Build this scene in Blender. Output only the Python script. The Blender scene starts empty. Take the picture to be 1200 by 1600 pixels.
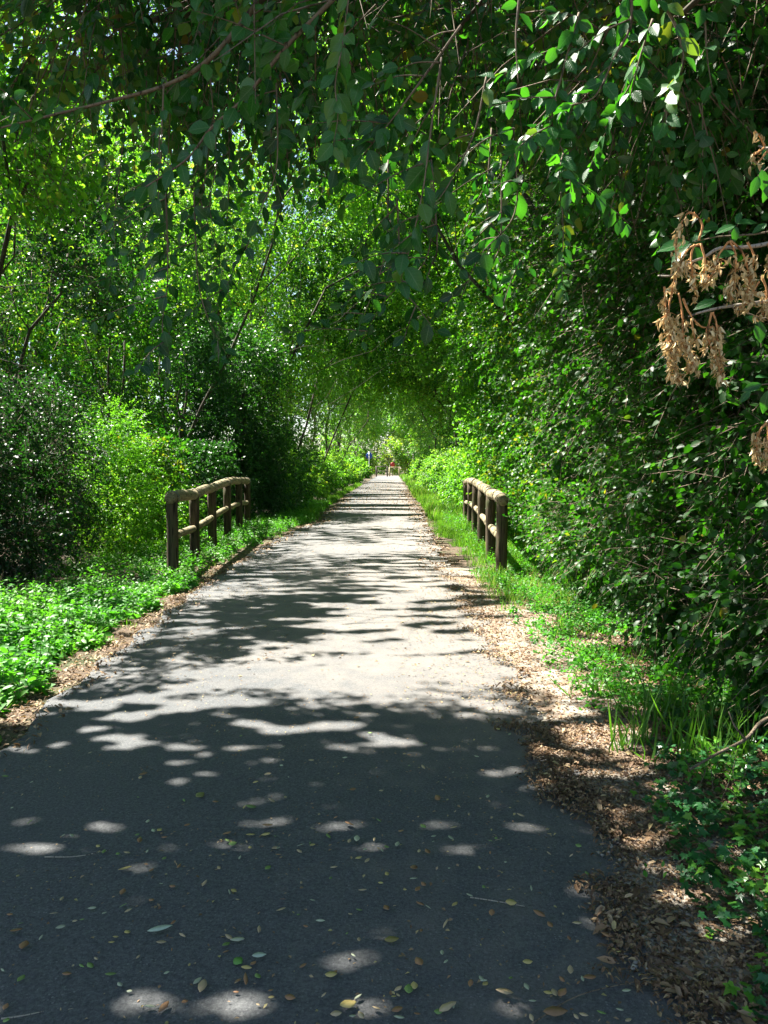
import bpy, math, random
import numpy as np
from mathutils import Vector, Matrix

# ------------------------------------------------------------------ camera, world, sun
scene = bpy.context.scene
COL = scene.collection
R = math.radians
CAM_H = 1.43
F_PX, CX, CY = 1200.0, 600.0, 800.0
PITCH, YAW = math.atan(72 / 1200), math.atan(14 / 1200)
cd = bpy.data.cameras.new('camera')
cam = bpy.data.objects.new('camera', cd); COL.objects.link(cam)
cd.sensor_fit = 'VERTICAL'; cd.sensor_height = 36; cd.lens = 36 * F_PX / 1600
cd.clip_start = .05; cd.clip_end = 2000
cam.location = (0, 0, CAM_H)
cam.rotation_euler = (R(90) - PITCH, 0, YAW)
scene.camera = cam
CAMROT = np.array(cam.rotation_euler.to_matrix())

SUN_EL = 56.0
SUN_AZ = -60.0          # from +Y, towards -X
TO_SUN = np.array([math.cos(R(SUN_EL)) * math.sin(R(SUN_AZ)), math.cos(R(SUN_EL)) * math.cos(R(SUN_AZ)), math.sin(R(SUN_EL))])
sd = bpy.data.lights.new('sun', 'SUN'); sd.energy = 5.0; sd.angle = R(.53); sd.color = (1, .95, .86)
sun = bpy.data.objects.new('sun', sd); COL.objects.link(sun)
sun.location = (-20, 10, 30)
sun.rotation_euler = Vector(TO_SUN).to_track_quat('Z', 'Y').to_euler()
w = bpy.data.worlds.new('World'); scene.world = w; w.use_nodes = True
nt = w.node_tree
sky = nt.nodes.new('ShaderNodeTexSky'); sky.sky_type = 'NISHITA'; sky.sun_disc = False
sky.sun_elevation = R(SUN_EL); sky.sun_rotation = R(SUN_AZ)
bg = nt.nodes['Background']; bg.inputs['Strength'].default_value = .05
nt.links.new(sky.outputs[0], bg.inputs[0])
scene.view_settings.view_transform = 'Standard'
scene.view_settings.look = 'None'
scene.view_settings.exposure = 2.45
scene.view_settings.gamma = 1
cy = scene.cycles
cy.max_bounces = 6; cy.diffuse_bounces = 3; cy.glossy_bounces = 2; cy.transmission_bounces = 3
cy.transparent_max_bounces = 4; cy.caustics_reflective = False; cy.caustics_refractive = False
cy.sample_clamp_indirect = 4; cy.use_denoising = True

rng = np.random.default_rng(7)
random.seed(7)

# ------------------------------------------------------------------ placement helpers
def ray(u, v):
    return CAMROT @ np.array([(u - CX) / F_PX, -(v - CY) / F_PX, -1.0])
def P(u, v, d):                 # the point at distance y = d that the photo shows at (u, v)
    r = ray(u, v); return np.array([0, 0, CAM_H]) + r * (d / r[1])
def G(u, v, z=0.0):             # the ground point
    r = ray(u, v); return np.array([0, 0, CAM_H]) + r * ((z - CAM_H) / r[2])
def unit(a):
    return a / np.maximum(np.linalg.norm(a, axis=-1, keepdims=True), 1e-9)
def smooth(t):
    t = np.clip(t, 0, 1); return t * t * (3 - 2 * t)

_k = {}
def noise(p, freq, seed):       # smooth noise of a point set, about uniform in 0..1
    p = np.atleast_2d(p); key = (seed, p.shape[1])
    if key not in _k:
        r = np.random.default_rng(1000 + seed)
        _k[key] = (unit(r.normal(size=(9, p.shape[1]))) * r.uniform(.6, 1.7, (9, 1)), r.uniform(0, 6.28, 9))
    k, ph = _k[key]
    s = np.sin(p @ k.T * freq * 6.283 + ph).sum(1) / math.sqrt(4.5)
    return .5 * (1 + np.tanh(.85 * s))

# ------------------------------------------------------------------ materials
def new_mat(name):
    m = bpy.data.materials.new(name); m.use_nodes = True
    t = m.node_tree; t.nodes.clear()
    return m, t, t.nodes.new('ShaderNodeOutputMaterial')
def N(t, kind, **kw):
    n = t.nodes.new(kind)
    for k, v in kw.items():
        if isinstance(v, tuple) and v and isinstance(v[0], bpy.types.NodeSocket): pass
        setattr(n, k, v)
    return n
def ramp(t, stops, fac=None, interp='LINEAR'):
    n = t.nodes.new('ShaderNodeValToRGB'); n.color_ramp.interpolation = interp
    e = n.color_ramp.elements
    while len(e) < len(stops): e.new(.5)
    for i, (p, c) in enumerate(stops):
        e[i].position = p; e[i].color = (*c, 1) if len(c) == 3 else c
    if fac is not None: t.links.new(fac, n.inputs[0])
    return n
def texnoise(t, scale, detail=4, vec=None, rough=.55):
    n = t.nodes.new('ShaderNodeTexNoise'); n.inputs['Scale'].default_value = scale
    n.inputs['Detail'].default_value = detail; n.inputs['Roughness'].default_value = rough
    if vec is not None: t.links.new(vec, n.inputs['Vector'])
    return n
def leaf_mat(name, cols, trans, rough=.42, mix=.45, spec=.5, ribs=False):
    m, t, out = new_mat(name)
    a = N(t, 'ShaderNodeAttribute', attribute_name='tint')
    c1 = ramp(t, cols, a.outputs['Fac']); c2 = ramp(t, trans, a.outputs['Fac'])
    tc = t.nodes.new('ShaderNodeTexCoord')
    nz = texnoise(t, 90, 2, tc.outputs['Object'])
    hs = t.nodes.new('ShaderNodeHueSaturation')
    mr = N(t, 'ShaderNodeMapRange'); t.links.new(nz.outputs[0], mr.inputs[0]); mr.inputs[3].default_value = .75; mr.inputs[4].default_value = 1.25
    t.links.new(mr.outputs[0], hs.inputs['Value']); t.links.new(c1.outputs[0], hs.inputs['Color'])
    p = t.nodes.new('ShaderNodeBsdfPrincipled'); p.inputs['Roughness'].default_value = rough
    p.inputs['Specular IOR Level'].default_value = spec
    if ribs:      # midrib and side veins from the leaf's own coordinates
        at = N(t, 'ShaderNodeAttribute', attribute_name='along'); ac = N(t, 'ShaderNodeAttribute', attribute_name='across')
        def M(op, a, b):
            n = N(t, 'ShaderNodeMath', operation=op)
            for i_, v_ in enumerate((a, b)):
                if v_ is None: continue
                if isinstance(v_, (int, float)): n.inputs[i_].default_value = v_
                else: t.links.new(v_, n.inputs[i_])
            return n.outputs[0]
        absx = M('ABSOLUTE', ac.outputs['Fac'], None)
        mid = M('LESS_THAN', absx, .07)
        ph = M('SUBTRACT', M('MULTIPLY', at.outputs['Fac'], 7.5), M('MULTIPLY', absx, 1.6))
        side = M('MULTIPLY', M('LESS_THAN', M('FRACT', ph, None), .16), .45)
        vv = M('MULTIPLY', M('MAXIMUM', mid, side), .55)
        mv = N(t, 'ShaderNodeMix', data_type='RGBA'); t.links.new(vv, mv.inputs[0]); t.links.new(hs.outputs[0], mv.inputs[6]); mv.inputs[7].default_value = (.16, .26, .12, 1)
        t.links.new(mv.outputs[2], p.inputs['Base Color'])
        bp = t.nodes.new('ShaderNodeBump'); bp.inputs['Strength'].default_value = .5; bp.inputs['Distance'].default_value = .001; bp.invert = True
        t.links.new(vv, bp.inputs['Height']); t.links.new(bp.outputs[0], p.inputs['Normal'])
    else: t.links.new(hs.outputs[0], p.inputs['Base Color'])
    tr = t.nodes.new('ShaderNodeBsdfTranslucent'); t.links.new(c2.outputs[0], tr.inputs['Color'])
    mx = t.nodes.new('ShaderNodeMixShader'); mx.inputs[0].default_value = mix
    t.links.new(p.outputs[0], mx.inputs[1]); t.links.new(tr.outputs[0], mx.inputs[2])
    t.links.new(mx.outputs[0], out.inputs[0])
    return m
LEAF = {
 'elm': leaf_mat('elm_leaf', [(0, (.006, .040, .010)), (.6, (.026, .115, .028)), (.93, (.07, .2, .035)), (1, (.26, .18, .03))],
                 [(0, (.015, .13, .006)), (.7, (.08, .36, .010)), (1, (.45, .35, .02))], .36, .40, .4, ribs=True),
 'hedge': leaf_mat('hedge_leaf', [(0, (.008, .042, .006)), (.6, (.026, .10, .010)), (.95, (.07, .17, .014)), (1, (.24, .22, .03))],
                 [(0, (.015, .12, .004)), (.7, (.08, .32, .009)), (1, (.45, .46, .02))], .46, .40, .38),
 'lime': leaf_mat('lime_leaf', [(0, (.03, .12, .010)), (.7, (.07, .22, .018)), (.97, (.16, .28, .03)), (1, (.4, .33, .04))],
                 [(0, (.09, .36, .01)), (.7, (.25, .62, .02)), (1, (.55, .6, .04))], .42, .48, .5),
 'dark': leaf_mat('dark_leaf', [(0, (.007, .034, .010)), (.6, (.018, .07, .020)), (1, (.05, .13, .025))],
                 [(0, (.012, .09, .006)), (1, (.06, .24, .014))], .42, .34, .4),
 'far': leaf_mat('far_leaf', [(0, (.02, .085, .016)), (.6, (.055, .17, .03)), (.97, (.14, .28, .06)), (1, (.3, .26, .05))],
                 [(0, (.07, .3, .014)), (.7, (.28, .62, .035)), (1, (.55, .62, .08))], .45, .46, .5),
 'nettle': leaf_mat('nettle_leaf', [(0, (.025, .12, .012)), (.6, (.05, .20, .02)), (1, (.13, .30, .03))],
                 [(0, (.05, .32, .008)), (1, (.16, .52, .02))], .5, .42, .4),
 'ivy': leaf_mat('ivy_leaf', [(0, (.014, .065, .022)), (.6, (.026, .12, .032)), (.8, (.08, .24, .025)), (1, (.14, .32, .03))],
                 [(0, (.02, .12, .01)), (.75, (.06, .26, .01)), (1, (.18, .5, .015))], .3, .3, .6),
 'grass': leaf_mat('grass_blade', [(0, (.04, .12, .015)), (.75, (.10, .24, .025)), (.92, (.2, .32, .05)), (1, (.45, .38, .18))],
                 [(0, (.07, .28, .01)), (.8, (.22, .5, .02)), (1, (.5, .5, .12))], .5, .42, .4),
 'litter': leaf_mat('dry_leaf', [(0, (.04, .025, .016)), (.3, (.12, .070, .038)), (.6, (.21, .130, .072)), (.88, (.36, .26, .15)), (1, (.42, .36, .14))],
                 [(0, (.05, .02, .01)), (1, (.3, .18, .06))], .6, .15, .3),
 'seed': leaf_mat('dry_seed', [(0, (.42, .25, .09)), (.5, (.72, .54, .26)), (1, (.86, .72, .42))],
                 [(0, (.3, .2, .08)), (1, (.6, .45, .22))], .55, .25, .3),
 'dead': leaf_mat('withered_leaf', [(0, (.08, .055, .04)), (.6, (.18, .14, .10)), (1, (.3, .24, .17))],
                 [(0, (.08, .05, .03)), (1, (.2, .15, .1))], .7, .15, .2),
}
def solid_leaf(name, c, tr, mix=.25): return leaf_mat(name, [(0, tuple(x * .75 for x in c)), (1, c)], [(0, tr), (1, tr)], .5, mix, .4)

def bark_mat(name, a, b, moss=.35, scale=14, mosscol=(.05, .085, .02), stretch=.12, bump=.6, axis=2):
    m, t, out = new_mat(name)
    tc = t.nodes.new('ShaderNodeTexCoord'); mp = t.nodes.new('ShaderNodeMapping'); mp.inputs['Scale'].default_value = tuple(stretch if q == axis else 1 for q in range(3))
    t.links.new(tc.outputs['Object'], mp.inputs[0])
    n1 = texnoise(t, scale, 6, mp.outputs[0], .65); n2 = texnoise(t, 5, 4, tc.outputs['Object'])
    c = ramp(t, [(.3, a), (.7, b)], n1.outputs[0])
    mr = ramp(t, [(.5, (0, 0, 0)), (.66, (moss, moss, moss))], n2.outputs[0])
    mx = N(t, 'ShaderNodeMix', data_type='RGBA'); t.links.new(mr.outputs[0], mx.inputs[0])
    t.links.new(c.outputs[0], mx.inputs[6]); mx.inputs[7].default_value = (*mosscol, 1)
    n3 = texnoise(t, scale * 2.2, 2, mp.outputs[0], .5); ck = ramp(t, [(.36, (.25, .25, .25)), (.42, (1, 1, 1))], n3.outputs[0])
    mk = N(t, 'ShaderNodeMix', data_type='RGBA', blend_type='MULTIPLY'); mk.inputs[0].default_value = 1; t.links.new(mx.outputs[2], mk.inputs[6]); t.links.new(ck.outputs[0], mk.inputs[7]); mx = mk
    p = t.nodes.new('ShaderNodeBsdfPrincipled'); p.inputs['Roughness'].default_value = .85
    p.inputs['Specular IOR Level'].default_value = .25
    t.links.new(mx.outputs[2], p.inputs['Base Color'])
    bp = t.nodes.new('ShaderNodeBump'); bp.inputs['Strength'].default_value = bump; bp.inputs['Distance'].default_value = .01
    t.links.new(n1.outputs[0], bp.inputs['Height']); t.links.new(bp.outputs[0], p.inputs['Normal'])
    t.links.new(p.outputs[0], out.inputs[0]); return m
BARK = bark_mat('bark', (.03, .024, .018), (.11, .09, .07))
TWIG = bark_mat('twig_bark', (.10, .075, .05), (.22, .17, .12), .1, 60)
LOG = bark_mat('weathered_log', (.13, .10, .055), (.38, .32, .20), .55, 30, (.12, .13, .06), .06, 1.0, axis=1)
SHADED_POST = bark_mat('shade_dark_weathered_post', (.022, .017, .011), (.12, .09, .055), .7, 24, (.06, .075, .025), .07, 1.0)  # weathered mossy wood, darkened further to paint in the posts' shade
GREYTWIG = bark_mat('grey_twig_bark', (.25, .22, .18), (.42, .37, .30), 0, 60)
ORANGE = bark_mat('orange_stalk', (.42, .19, .07), (.60, .30, .12), 0, 60)

def paint(name, c, rough=.5, metal=0.0):
    m, t, out = new_mat(name)
    tc = t.nodes.new('ShaderNodeTexCoord'); nz = texnoise(t, 9, 4, tc.outputs['Object'])
    cr = ramp(t, [(.35, tuple(x * .7 for x in c)), (.6, c)], nz.outputs[0])
    p = t.nodes.new('ShaderNodeBsdfPrincipled'); p.inputs['Roughness'].default_value = rough; p.inputs['Metallic'].default_value = metal
    t.links.new(cr.outputs[0], p.inputs['Base Color']); t.links.new(p.outputs[0], out.inputs[0]); return m

def asphalt_mat():
    m, t, out = new_mat('asphalt')
    tc = t.nodes.new('ShaderNodeTexCoord'); o = tc.outputs['Object']
    big = texnoise(t, .7, 4, o); mid = texnoise(t, 6, 5, o); fine = texnoise(t, 85, 6, o, .85)
    vo = t.nodes.new('ShaderNodeTexVoronoi'); vo.inputs['Scale'].default_value = 95; t.links.new(o, vo.inputs['Vector'])
    base = ramp(t, [(.3, (.024, .027, .031)), (.68, (.150, .154, .156))], fine.outputs[0])
    # pale aggregate grains
    sp = ramp(t, [(.0, (1, 1, 1)), (.26, (1, 1, 1)), (.36, (0, 0, 0))], vo.outputs['Distance'])
    vc = ramp(t, [(.45, (0, 0, 0)), (.9, (1, 1, 1))], vo.outputs['Color'])
    mu = N(t, 'ShaderNodeMath', operation='MULTIPLY'); t.links.new(sp.outputs[0], mu.inputs[0]); t.links.new(vc.outputs[0], mu.inputs[1])
    mx = N(t, 'ShaderNodeMix', data_type='RGBA'); mu2 = N(t, 'ShaderNodeMath', operation='MULTIPLY'); t.links.new(mu.outputs[0], mu2.inputs[0]); t.links.new(ramp(t, [(.35, (.15, .15, .15)), (.65, (1, 1, 1))], texnoise(t, 14, 3, o).outputs[0]).outputs[0], mu2.inputs[1]); t.links.new(mu2.outputs[0], mx.inputs[0])
    t.links.new(base.outputs[0], mx.inputs[6]); mx.inputs[7].default_value = (.20, .20, .195, 1)
    # trodden dust, more towards the right edge, where gravel is carried on
    sx = t.nodes.new('ShaderNodeSeparateXYZ'); t.links.new(o, sx.inputs[0])
    mr = N(t, 'ShaderNodeMapRange'); t.links.new(sx.outputs[0], mr.inputs[0])
    mr.inputs[1].default_value = -2.2; mr.inputs[2].default_value = 1.0; mr.inputs[3].default_value = -.34; mr.inputs[4].default_value = .28
    near_shade = N(t, 'ShaderNodeMapRange'); t.links.new(sx.outputs[1], near_shade.inputs[0])
    near_shade.inputs[1].default_value = 3.2; near_shade.inputs[2].default_value = 6; near_shade.inputs[3].default_value = -.25; near_shade.inputs[4].default_value = .22  # thins the dust near the camera, painting the foreground shade into the colour
    ad = N(t, 'ShaderNodeMath', operation='ADD'); t.links.new(mr.outputs[0], ad.inputs[0]); t.links.new(mid.outputs[0], ad.inputs[1])
    ad2 = N(t, 'ShaderNodeMath', operation='ADD'); t.links.new(ad.outputs[0], ad2.inputs[0]); t.links.new(big.outputs[0], ad2.inputs[1])
    ad3 = N(t, 'ShaderNodeMath', operation='ADD'); t.links.new(ad2.outputs[0], ad3.inputs[0]); t.links.new(near_shade.outputs[0], ad3.inputs[1])
    du = ramp(t, [(0, (0, 0, 0)), (1, (.62, .62, .62))])
    mr2 = N(t, 'ShaderNodeMapRange'); t.links.new(ad3.outputs[0], mr2.inputs[0]); mr2.inputs[1].default_value = .8; mr2.inputs[2].default_value = 1.6
    t.links.new(mr2.outputs[0], du.inputs[0])
    mx2 = N(t, 'ShaderNodeMix', data_type='RGBA'); t.links.new(du.outputs[0], mx2.inputs[0])
    t.links.new(mx.outputs[2], mx2.inputs[6]); mx2.inputs[7].default_value = (.235, .208, .178, 1)
    # fine tar cracks
    p = t.nodes.new('ShaderNodeBsdfPrincipled'); p.inputs['Roughness'].default_value = .8; p.inputs['Specular IOR Level'].default_value = .3
    t.links.new(mx2.outputs[2], p.inputs['Base Color'])
    bp = t.nodes.new('ShaderNodeBump'); bp.inputs['Strength'].default_value = 1.0; bp.inputs['Distance'].default_value = .006
    t.links.new(fine.outputs[0], bp.inputs['Height']); t.links.new(bp.outputs[0], p.inputs['Normal'])
    t.links.new(p.outputs[0], out.inputs[0]); return m
def soil_mat():
    m, t, out = new_mat('soil')
    tc = t.nodes.new('ShaderNodeTexCoord'); o = tc.outputs['Object']
    a = texnoise(t, 30, 6, o, .7); b = texnoise(t, 1.3, 4, o)
    c = ramp(t, [(.3, (.03, .02, .012)), (.55, (.09, .06, .035)), (.75, (.18, .13, .08))], a.outputs[0])
    g = ramp(t, [(.5, (0, 0, 0)), (.62, (.6, .6, .6))], b.outputs[0])
    mx = N(t, 'ShaderNodeMix', data_type='RGBA'); t.links.new(g.outputs[0], mx.inputs[0]); t.links.new(c.outputs[0], mx.inputs[6])
    mx.inputs[7].default_value = (.03, .07, .015, 1)
    p = t.nodes.new('ShaderNodeBsdfPrincipled'); p.inputs['Roughness'].default_value = .95
    bp = t.nodes.new('ShaderNodeBump'); bp.inputs['Strength'].default_value = 1; bp.inputs['Distance'].default_value = .02
    t.links.new(a.outputs[0], bp.inputs['Height']); t.links.new(bp.outputs[0], p.inputs['Normal'])
    t.links.new(mx.outputs[2], p.inputs['Base Color']); t.links.new(p.outputs[0], out.inputs[0]); return m
def gravel_mat():
    m, t, out = new_mat('gravel')
    tc = t.nodes.new('ShaderNodeTexCoord'); o = tc.outputs['Object']
    vo = t.nodes.new('ShaderNodeTexVoronoi'); vo.inputs['Scale'].default_value = 75; t.links.new(o, vo.inputs['Vector'])
    a = texnoise(t, 5, 5, o)
    c = ramp(t, [(0, (.07, .06, .05)), (.5, (.22, .195, .16)), (1, (.38, .35, .29))], vo.outputs['Color'])
    g = ramp(t, [(.42, (0, 0, 0)), (.6, (.75, .75, .75))], a.outputs[0])
    mx = N(t, 'ShaderNodeMix', data_type='RGBA'); t.links.new(g.outputs[0], mx.inputs[0]); t.links.new(c.outputs[0], mx.inputs[6])
    mx.inputs[7].default_value = (.16, .10, .06, 1)
    p = t.nodes.new('ShaderNodeBsdfPrincipled'); p.inputs['Roughness'].default_value = .9
    bp = t.nodes.new('ShaderNodeBump'); bp.inputs['Strength'].default_value = .8; bp.inputs['Distance'].default_value = .008; bp.invert = True
    t.links.new(vo.outputs['Distance'], bp.inputs['Height']); t.links.new(bp.outputs[0], p.inputs['Normal'])
    t.links.new(mx.outputs[2], p.inputs['Base Color']); t.links.new(p.outputs[0], out.inputs[0]); return m

# ------------------------------------------------------------------ mesh helpers
def mesh_object(name, V, faces, mat, parent=None, tint=None, smoothf=False, mats=None, fmat=None):
    """V (n,3); faces: list of index arrays, each (k, m) for k faces with m corners."""
    me = bpy.data.meshes.new(name)
    V = np.asarray(V, dtype=np.float32)
    me.vertices.add(len(V)); me.vertices.foreach_set('co', V.ravel())
    loops = np.concatenate([np.asarray(f).ravel() for f in faces]).astype(np.int32)
    lens = np.concatenate([np.full(len(f), np.asarray(f).shape[1]) for f in faces]).astype(np.int32)
    me.loops.add(len(loops)); me.loops.foreach_set('vertex_index', loops)
    me.polygons.add(len(lens))
    st = np.zeros(len(lens), np.int32); st[1:] = np.cumsum(lens)[:-1]
    me.polygons.foreach_set('loop_start', st)
    if smoothf: me.polygons.foreach_set('use_smooth', np.ones(len(lens), bool))
    if tint is not None:
        a = me.attributes.new('tint', 'FLOAT', 'POINT'); a.data.foreach_set('value', np.asarray(tint, np.float32))
    me.update(calc_edges=True)
    me.materials.append(mat)
    o = bpy.data.objects.new(name, me); COL.objects.link(o)
    if parent is not None: o.parent = parent
    return o
def thing(name, label, cat, loc=(0, 0, 0), rz=0, group=None):
    o = bpy.data.objects.new(name, None); COL.objects.link(o); o.empty_display_size = .2
    o.location = loc; o.rotation_euler = (0, 0, rz); o['label'] = label; o['category'] = cat
    if group: o['group'] = group
    return o
def tag(o, label=None, cat=None, group=None, kind=None):
    if label: o['label'] = label
    if cat: o['category'] = cat
    if group: o['group'] = group
    if kind: o['kind'] = kind
    return o

class Tubes:
    def __init__(s): s.V = []; s.Q = []; s.T = []; s.n = 0
    def add(s, pts, rad, sides=8, cap=True, jit=0.0):
        pts = np.asarray(pts, float); n = len(pts)
        rad = np.broadcast_to(np.asarray(rad, float), (n,))
        tan = unit(np.gradient(pts, axis=0))
        ref = np.array([0, 0, 1.]) if abs(tan[0][2]) < .9 else np.array([1., 0, 0])
        a = unit(np.cross(tan[0], ref)); ring = []
        for i in range(n):
            a = unit(a - tan[i] * (a @ tan[i])); b = np.cross(tan[i], a)
            th = np.arange(sides) / sides * 2 * math.pi
            rr = rad[i] * (1 + jit * rng.uniform(-1, 1, sides))
            ring.append(pts[i] + (np.cos(th) * rr)[:, None] * a + (np.sin(th) * rr)[:, None] * b)
        V = np.concatenate(ring)
        i0 = s.n; q = []
        for i in range(n - 1):
            k = np.arange(sides); k2 = (k + 1) % sides
            q.append(np.stack([i * sides + k, i * sides + k2, (i + 1) * sides + k2, (i + 1) * sides + k], 1))
        s.V.append(V); s.Q.append(np.concatenate(q) + i0); s.n += len(V)
        if cap:
            for e, idx in ((0, 0), (n - 1, (n - 1) * sides)):
                s.V.append(pts[e][None]); c = s.n; s.n += 1
                k = np.arange(sides); k2 = (k + 1) % sides
                f = np.stack([np.full(sides, c), i0 + idx + k, i0 + idx + k2], 1)
                s.T.append(f if e else f[:, ::-1])
    def batch(s, A, B, C, r):
        """many thin three-sided twigs from A over B to C at once"""
        n = len(A); 
        if n == 0: return
        d = unit(C - A); ref = np.tile([.3, .5, .8], (n, 1)); a = unit(np.cross(d, ref)); b = np.cross(d, a)
        rings = []
        for Pt, k in ((A, 1), (B, .75), (C, .3)):
            for th in (0, 2.094, 4.189):
                rings.append(Pt + (a * math.cos(th) + b * math.sin(th)) * (r * k)[:, None] if hasattr(r, '__len__') else Pt + (a * math.cos(th) + b * math.sin(th)) * (r * k))
        V = np.stack(rings, 1).reshape(-1, 3)
        q = np.array([[0, 1, 4, 3], [1, 2, 5, 4], [2, 0, 3, 5], [3, 4, 7, 6], [4, 5, 8, 7], [5, 3, 6, 8]])
        s.Q.append((q[None] + (np.arange(n) * 9)[:, None, None] + s.n).reshape(-1, 4)); s.V.append(V); s.n += len(V)
    def build(s, name, mat, parent=None, sm=True):
        fs = []
        if s.Q: fs.append(np.concatenate(s.Q))
        if s.T: fs.append(np.concatenate(s.T))
        return mesh_object(name, np.concatenate(s.V), fs, mat, parent, None, sm)

def curve(a, b, n=6, sag=0.0, wob=0.0):
    a = np.asarray(a, float); b = np.asarray(b, float); t = np.linspace(0, 1, n)[:, None]
    p = a + (b - a) * t; L = np.linalg.norm(b - a)
    p[:, 2] += (np.sin(t[:, 0] * math.pi)) * sag * L
    if wob: 
        k = rng.normal(size=(n, 3)) * wob * L; k[0] = 0; k[-1] = 0; p += k
    return p
def smoothpoly(pts, n=5):
    pts = np.asarray(pts, float); out = []
    ext = np.vstack([2 * pts[0] - pts[1], pts, 2 * pts[-1] - pts[-2]])
    for i in range(1, len(ext) - 2):
        p0, p1, p2, p3 = ext[i - 1:i + 3]
        for t in np.linspace(0, 1, n, endpoint=False):
            out.append(.5 * ((2 * p1) + (-p0 + p2) * t + (2 * p0 - 5 * p1 + 4 * p2 - p3) * t * t + (-p0 + 3 * p1 - 3 * p2 + p3) * t ** 3))
    out.append(pts[-1]); return np.array(out)

# leaf outlines: rows of (t along the leaf, half width); first and last rows are single points
OUT = {
 'quad': [(0, 0), (.5, .56), (1, 0)],
 'oval': [(0, 0), (.3, .42), (.7, .40), (1, 0)],
 'fine': [(0, 0), (.15, .28), (.42, .5), (.72, .38), (.9, .14), (1, 0)],
 'long': [(0, 0), (.2, .4), (.6, .45), (1, 0)],
 'blade': [(0, .5), (.35, .5), (.7, .35), (1, 0)],
}
class Leaves:
    def __init__(s): s.P = []; s.D = []; s.N = []; s.L = []; s.W = []; s.T = []
    def add(s, Pn, D, Nn, L, W, T):
        n = len(Pn); s.P.append(Pn); s.D.append(D); s.N.append(Nn)
        for a, v in ((s.L, L), (s.W, W), (s.T, T)): a.append(np.broadcast_to(np.asarray(v, float), (n,)))
    def cat(s): return [np.concatenate(a) if a else np.zeros((0, 3)) for a in (s.P, s.D, s.N, s.L, s.W, s.T)]
    def build(s, name, mat, parent=None, shape='oval', curl=.18, fold=.25, filt=None):
        Pn, D, Nn, L, W, T = s.cat()
        if filt is not None:
            k = filt(Pn + D * (L * .5)[:, None]); Pn, D, Nn, L, W, T = Pn[k], D[k], Nn[k], L[k], W[k], T[k]
        D = unit(D); S = unit(np.cross(Nn, D)); Nn = np.cross(D, S)
        n = len(Pn); rows = OUT[shape]; verts = []; idx = []; c = 0
        cu = curl * np.random.default_rng(3).uniform(.3, 1.7, n)
        for t, hw in rows:
            ctr = Pn + D * (L * t)[:, None] - Nn * (L * cu * t * t)[:, None]
            if hw == 0:
                verts.append(ctr); idx.append((c,)); c += 1
            else:
                off = S * (W * hw)[:, None]; lift = Nn * (W * hw * fold)[:, None]
                if shape == 'quad' or shape == 'blade':
                    verts += [ctr + off + lift, ctr - off + lift]; idx.append((c, c + 1)); c += 2
                else:
                    verts += [ctr + off + lift, ctr, ctr - off + lift]; idx.append((c, c + 1, c + 2)); c += 3
        q = []; tr = []
        for a, b in zip(idx[:-1], idx[1:]):
            if len(a) == 1 and len(b) == 2: tr.append((a[0], b[0], b[1]))
            elif len(a) == 2 and len(b) == 1: tr.append((a[1], a[0], b[0]))
            elif len(a) == 2: q.append((a[1], a[0], b[0], b[1]))
            elif len(a) == 1: tr += [(a[0], b[0], b[1]), (a[0], b[1], b[2])]
            elif len(b) == 1: tr += [(a[1], a[0], b[0]), (a[2], a[1], b[0])]
            else: q += [(a[1], a[0], b[0], b[1]), (a[2], a[1], b[1], b[2])]
        if shape == 'quad':      # folded along the midline instead
            tr = [(0, 1, 3), (0, 3, 2)]
        V = np.stack(verts, 1).reshape(-1, 3); off = (np.arange(n) * c)[:, None, None]
        fs = []
        if q: fs.append((np.array(q)[None] + off).reshape(-1, 4))
        if tr: fs.append((np.array(tr)[None] + off).reshape(-1, 3))
        o = mesh_object(name, V, fs, mat, parent, np.repeat(T, c), shape not in ('quad',))
        if shape == 'fine':
            al = []; ac = []
            for (t_, hw), ix in zip(rows, idx):
                al += [t_] * len(ix); ac += [0.] if len(ix) == 1 else [1., 0., -1.]
            for nm, vals in (('along', al), ('across', ac)):
                o.data.attributes.new(nm, 'FLOAT', 'POINT').data.foreach_set('value', np.tile(np.array(vals, np.float32), n))
        return o

# spray templates: leaves along a short twig in local axes (x along the twig, z its upper side)
def make_template(K, flat=1.0, up=False, seed=0):
    r = np.random.default_rng(seed); t = np.linspace(.12, 1, K)
    pos = np.stack([t, np.zeros(K), -.18 * t * t * flat], 1); pos += r.normal(size=(K, 3)) * .02
    side = np.where(np.arange(K) % 2 == 0, 1., -1.)
    ang = r.uniform(.6, 1.15, K) * side; ang[-1] = 0
    if up:
        ph = np.arange(K) // 2 * 1.57 + np.where(np.arange(K) % 2, math.pi, 0)
        d = np.stack([r.uniform(.05, .35, K), np.cos(ph), np.sin(ph)], 1)
        nn = np.tile([1., 0, 0], (K, 1)) + r.normal(size=(K, 3)) * .2
    else:
        d = np.stack([np.cos(ang), np.sin(ang), r.uniform(-.55, .15, K)], 1)
        nn = np.stack([np.zeros(K), np.zeros(K), np.ones(K)], 1) + r.normal(size=(K, 3)) * .45
    return pos, unit(d), unit(nn)
TPL = {k: [make_template(k, 1, False, s) for s in range(5)] for k in (7, 9, 12, 16)}
TPL_UP = {k: [make_template(k, 0, True, s) for s in range(5)] for k in (8, 10)}
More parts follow.
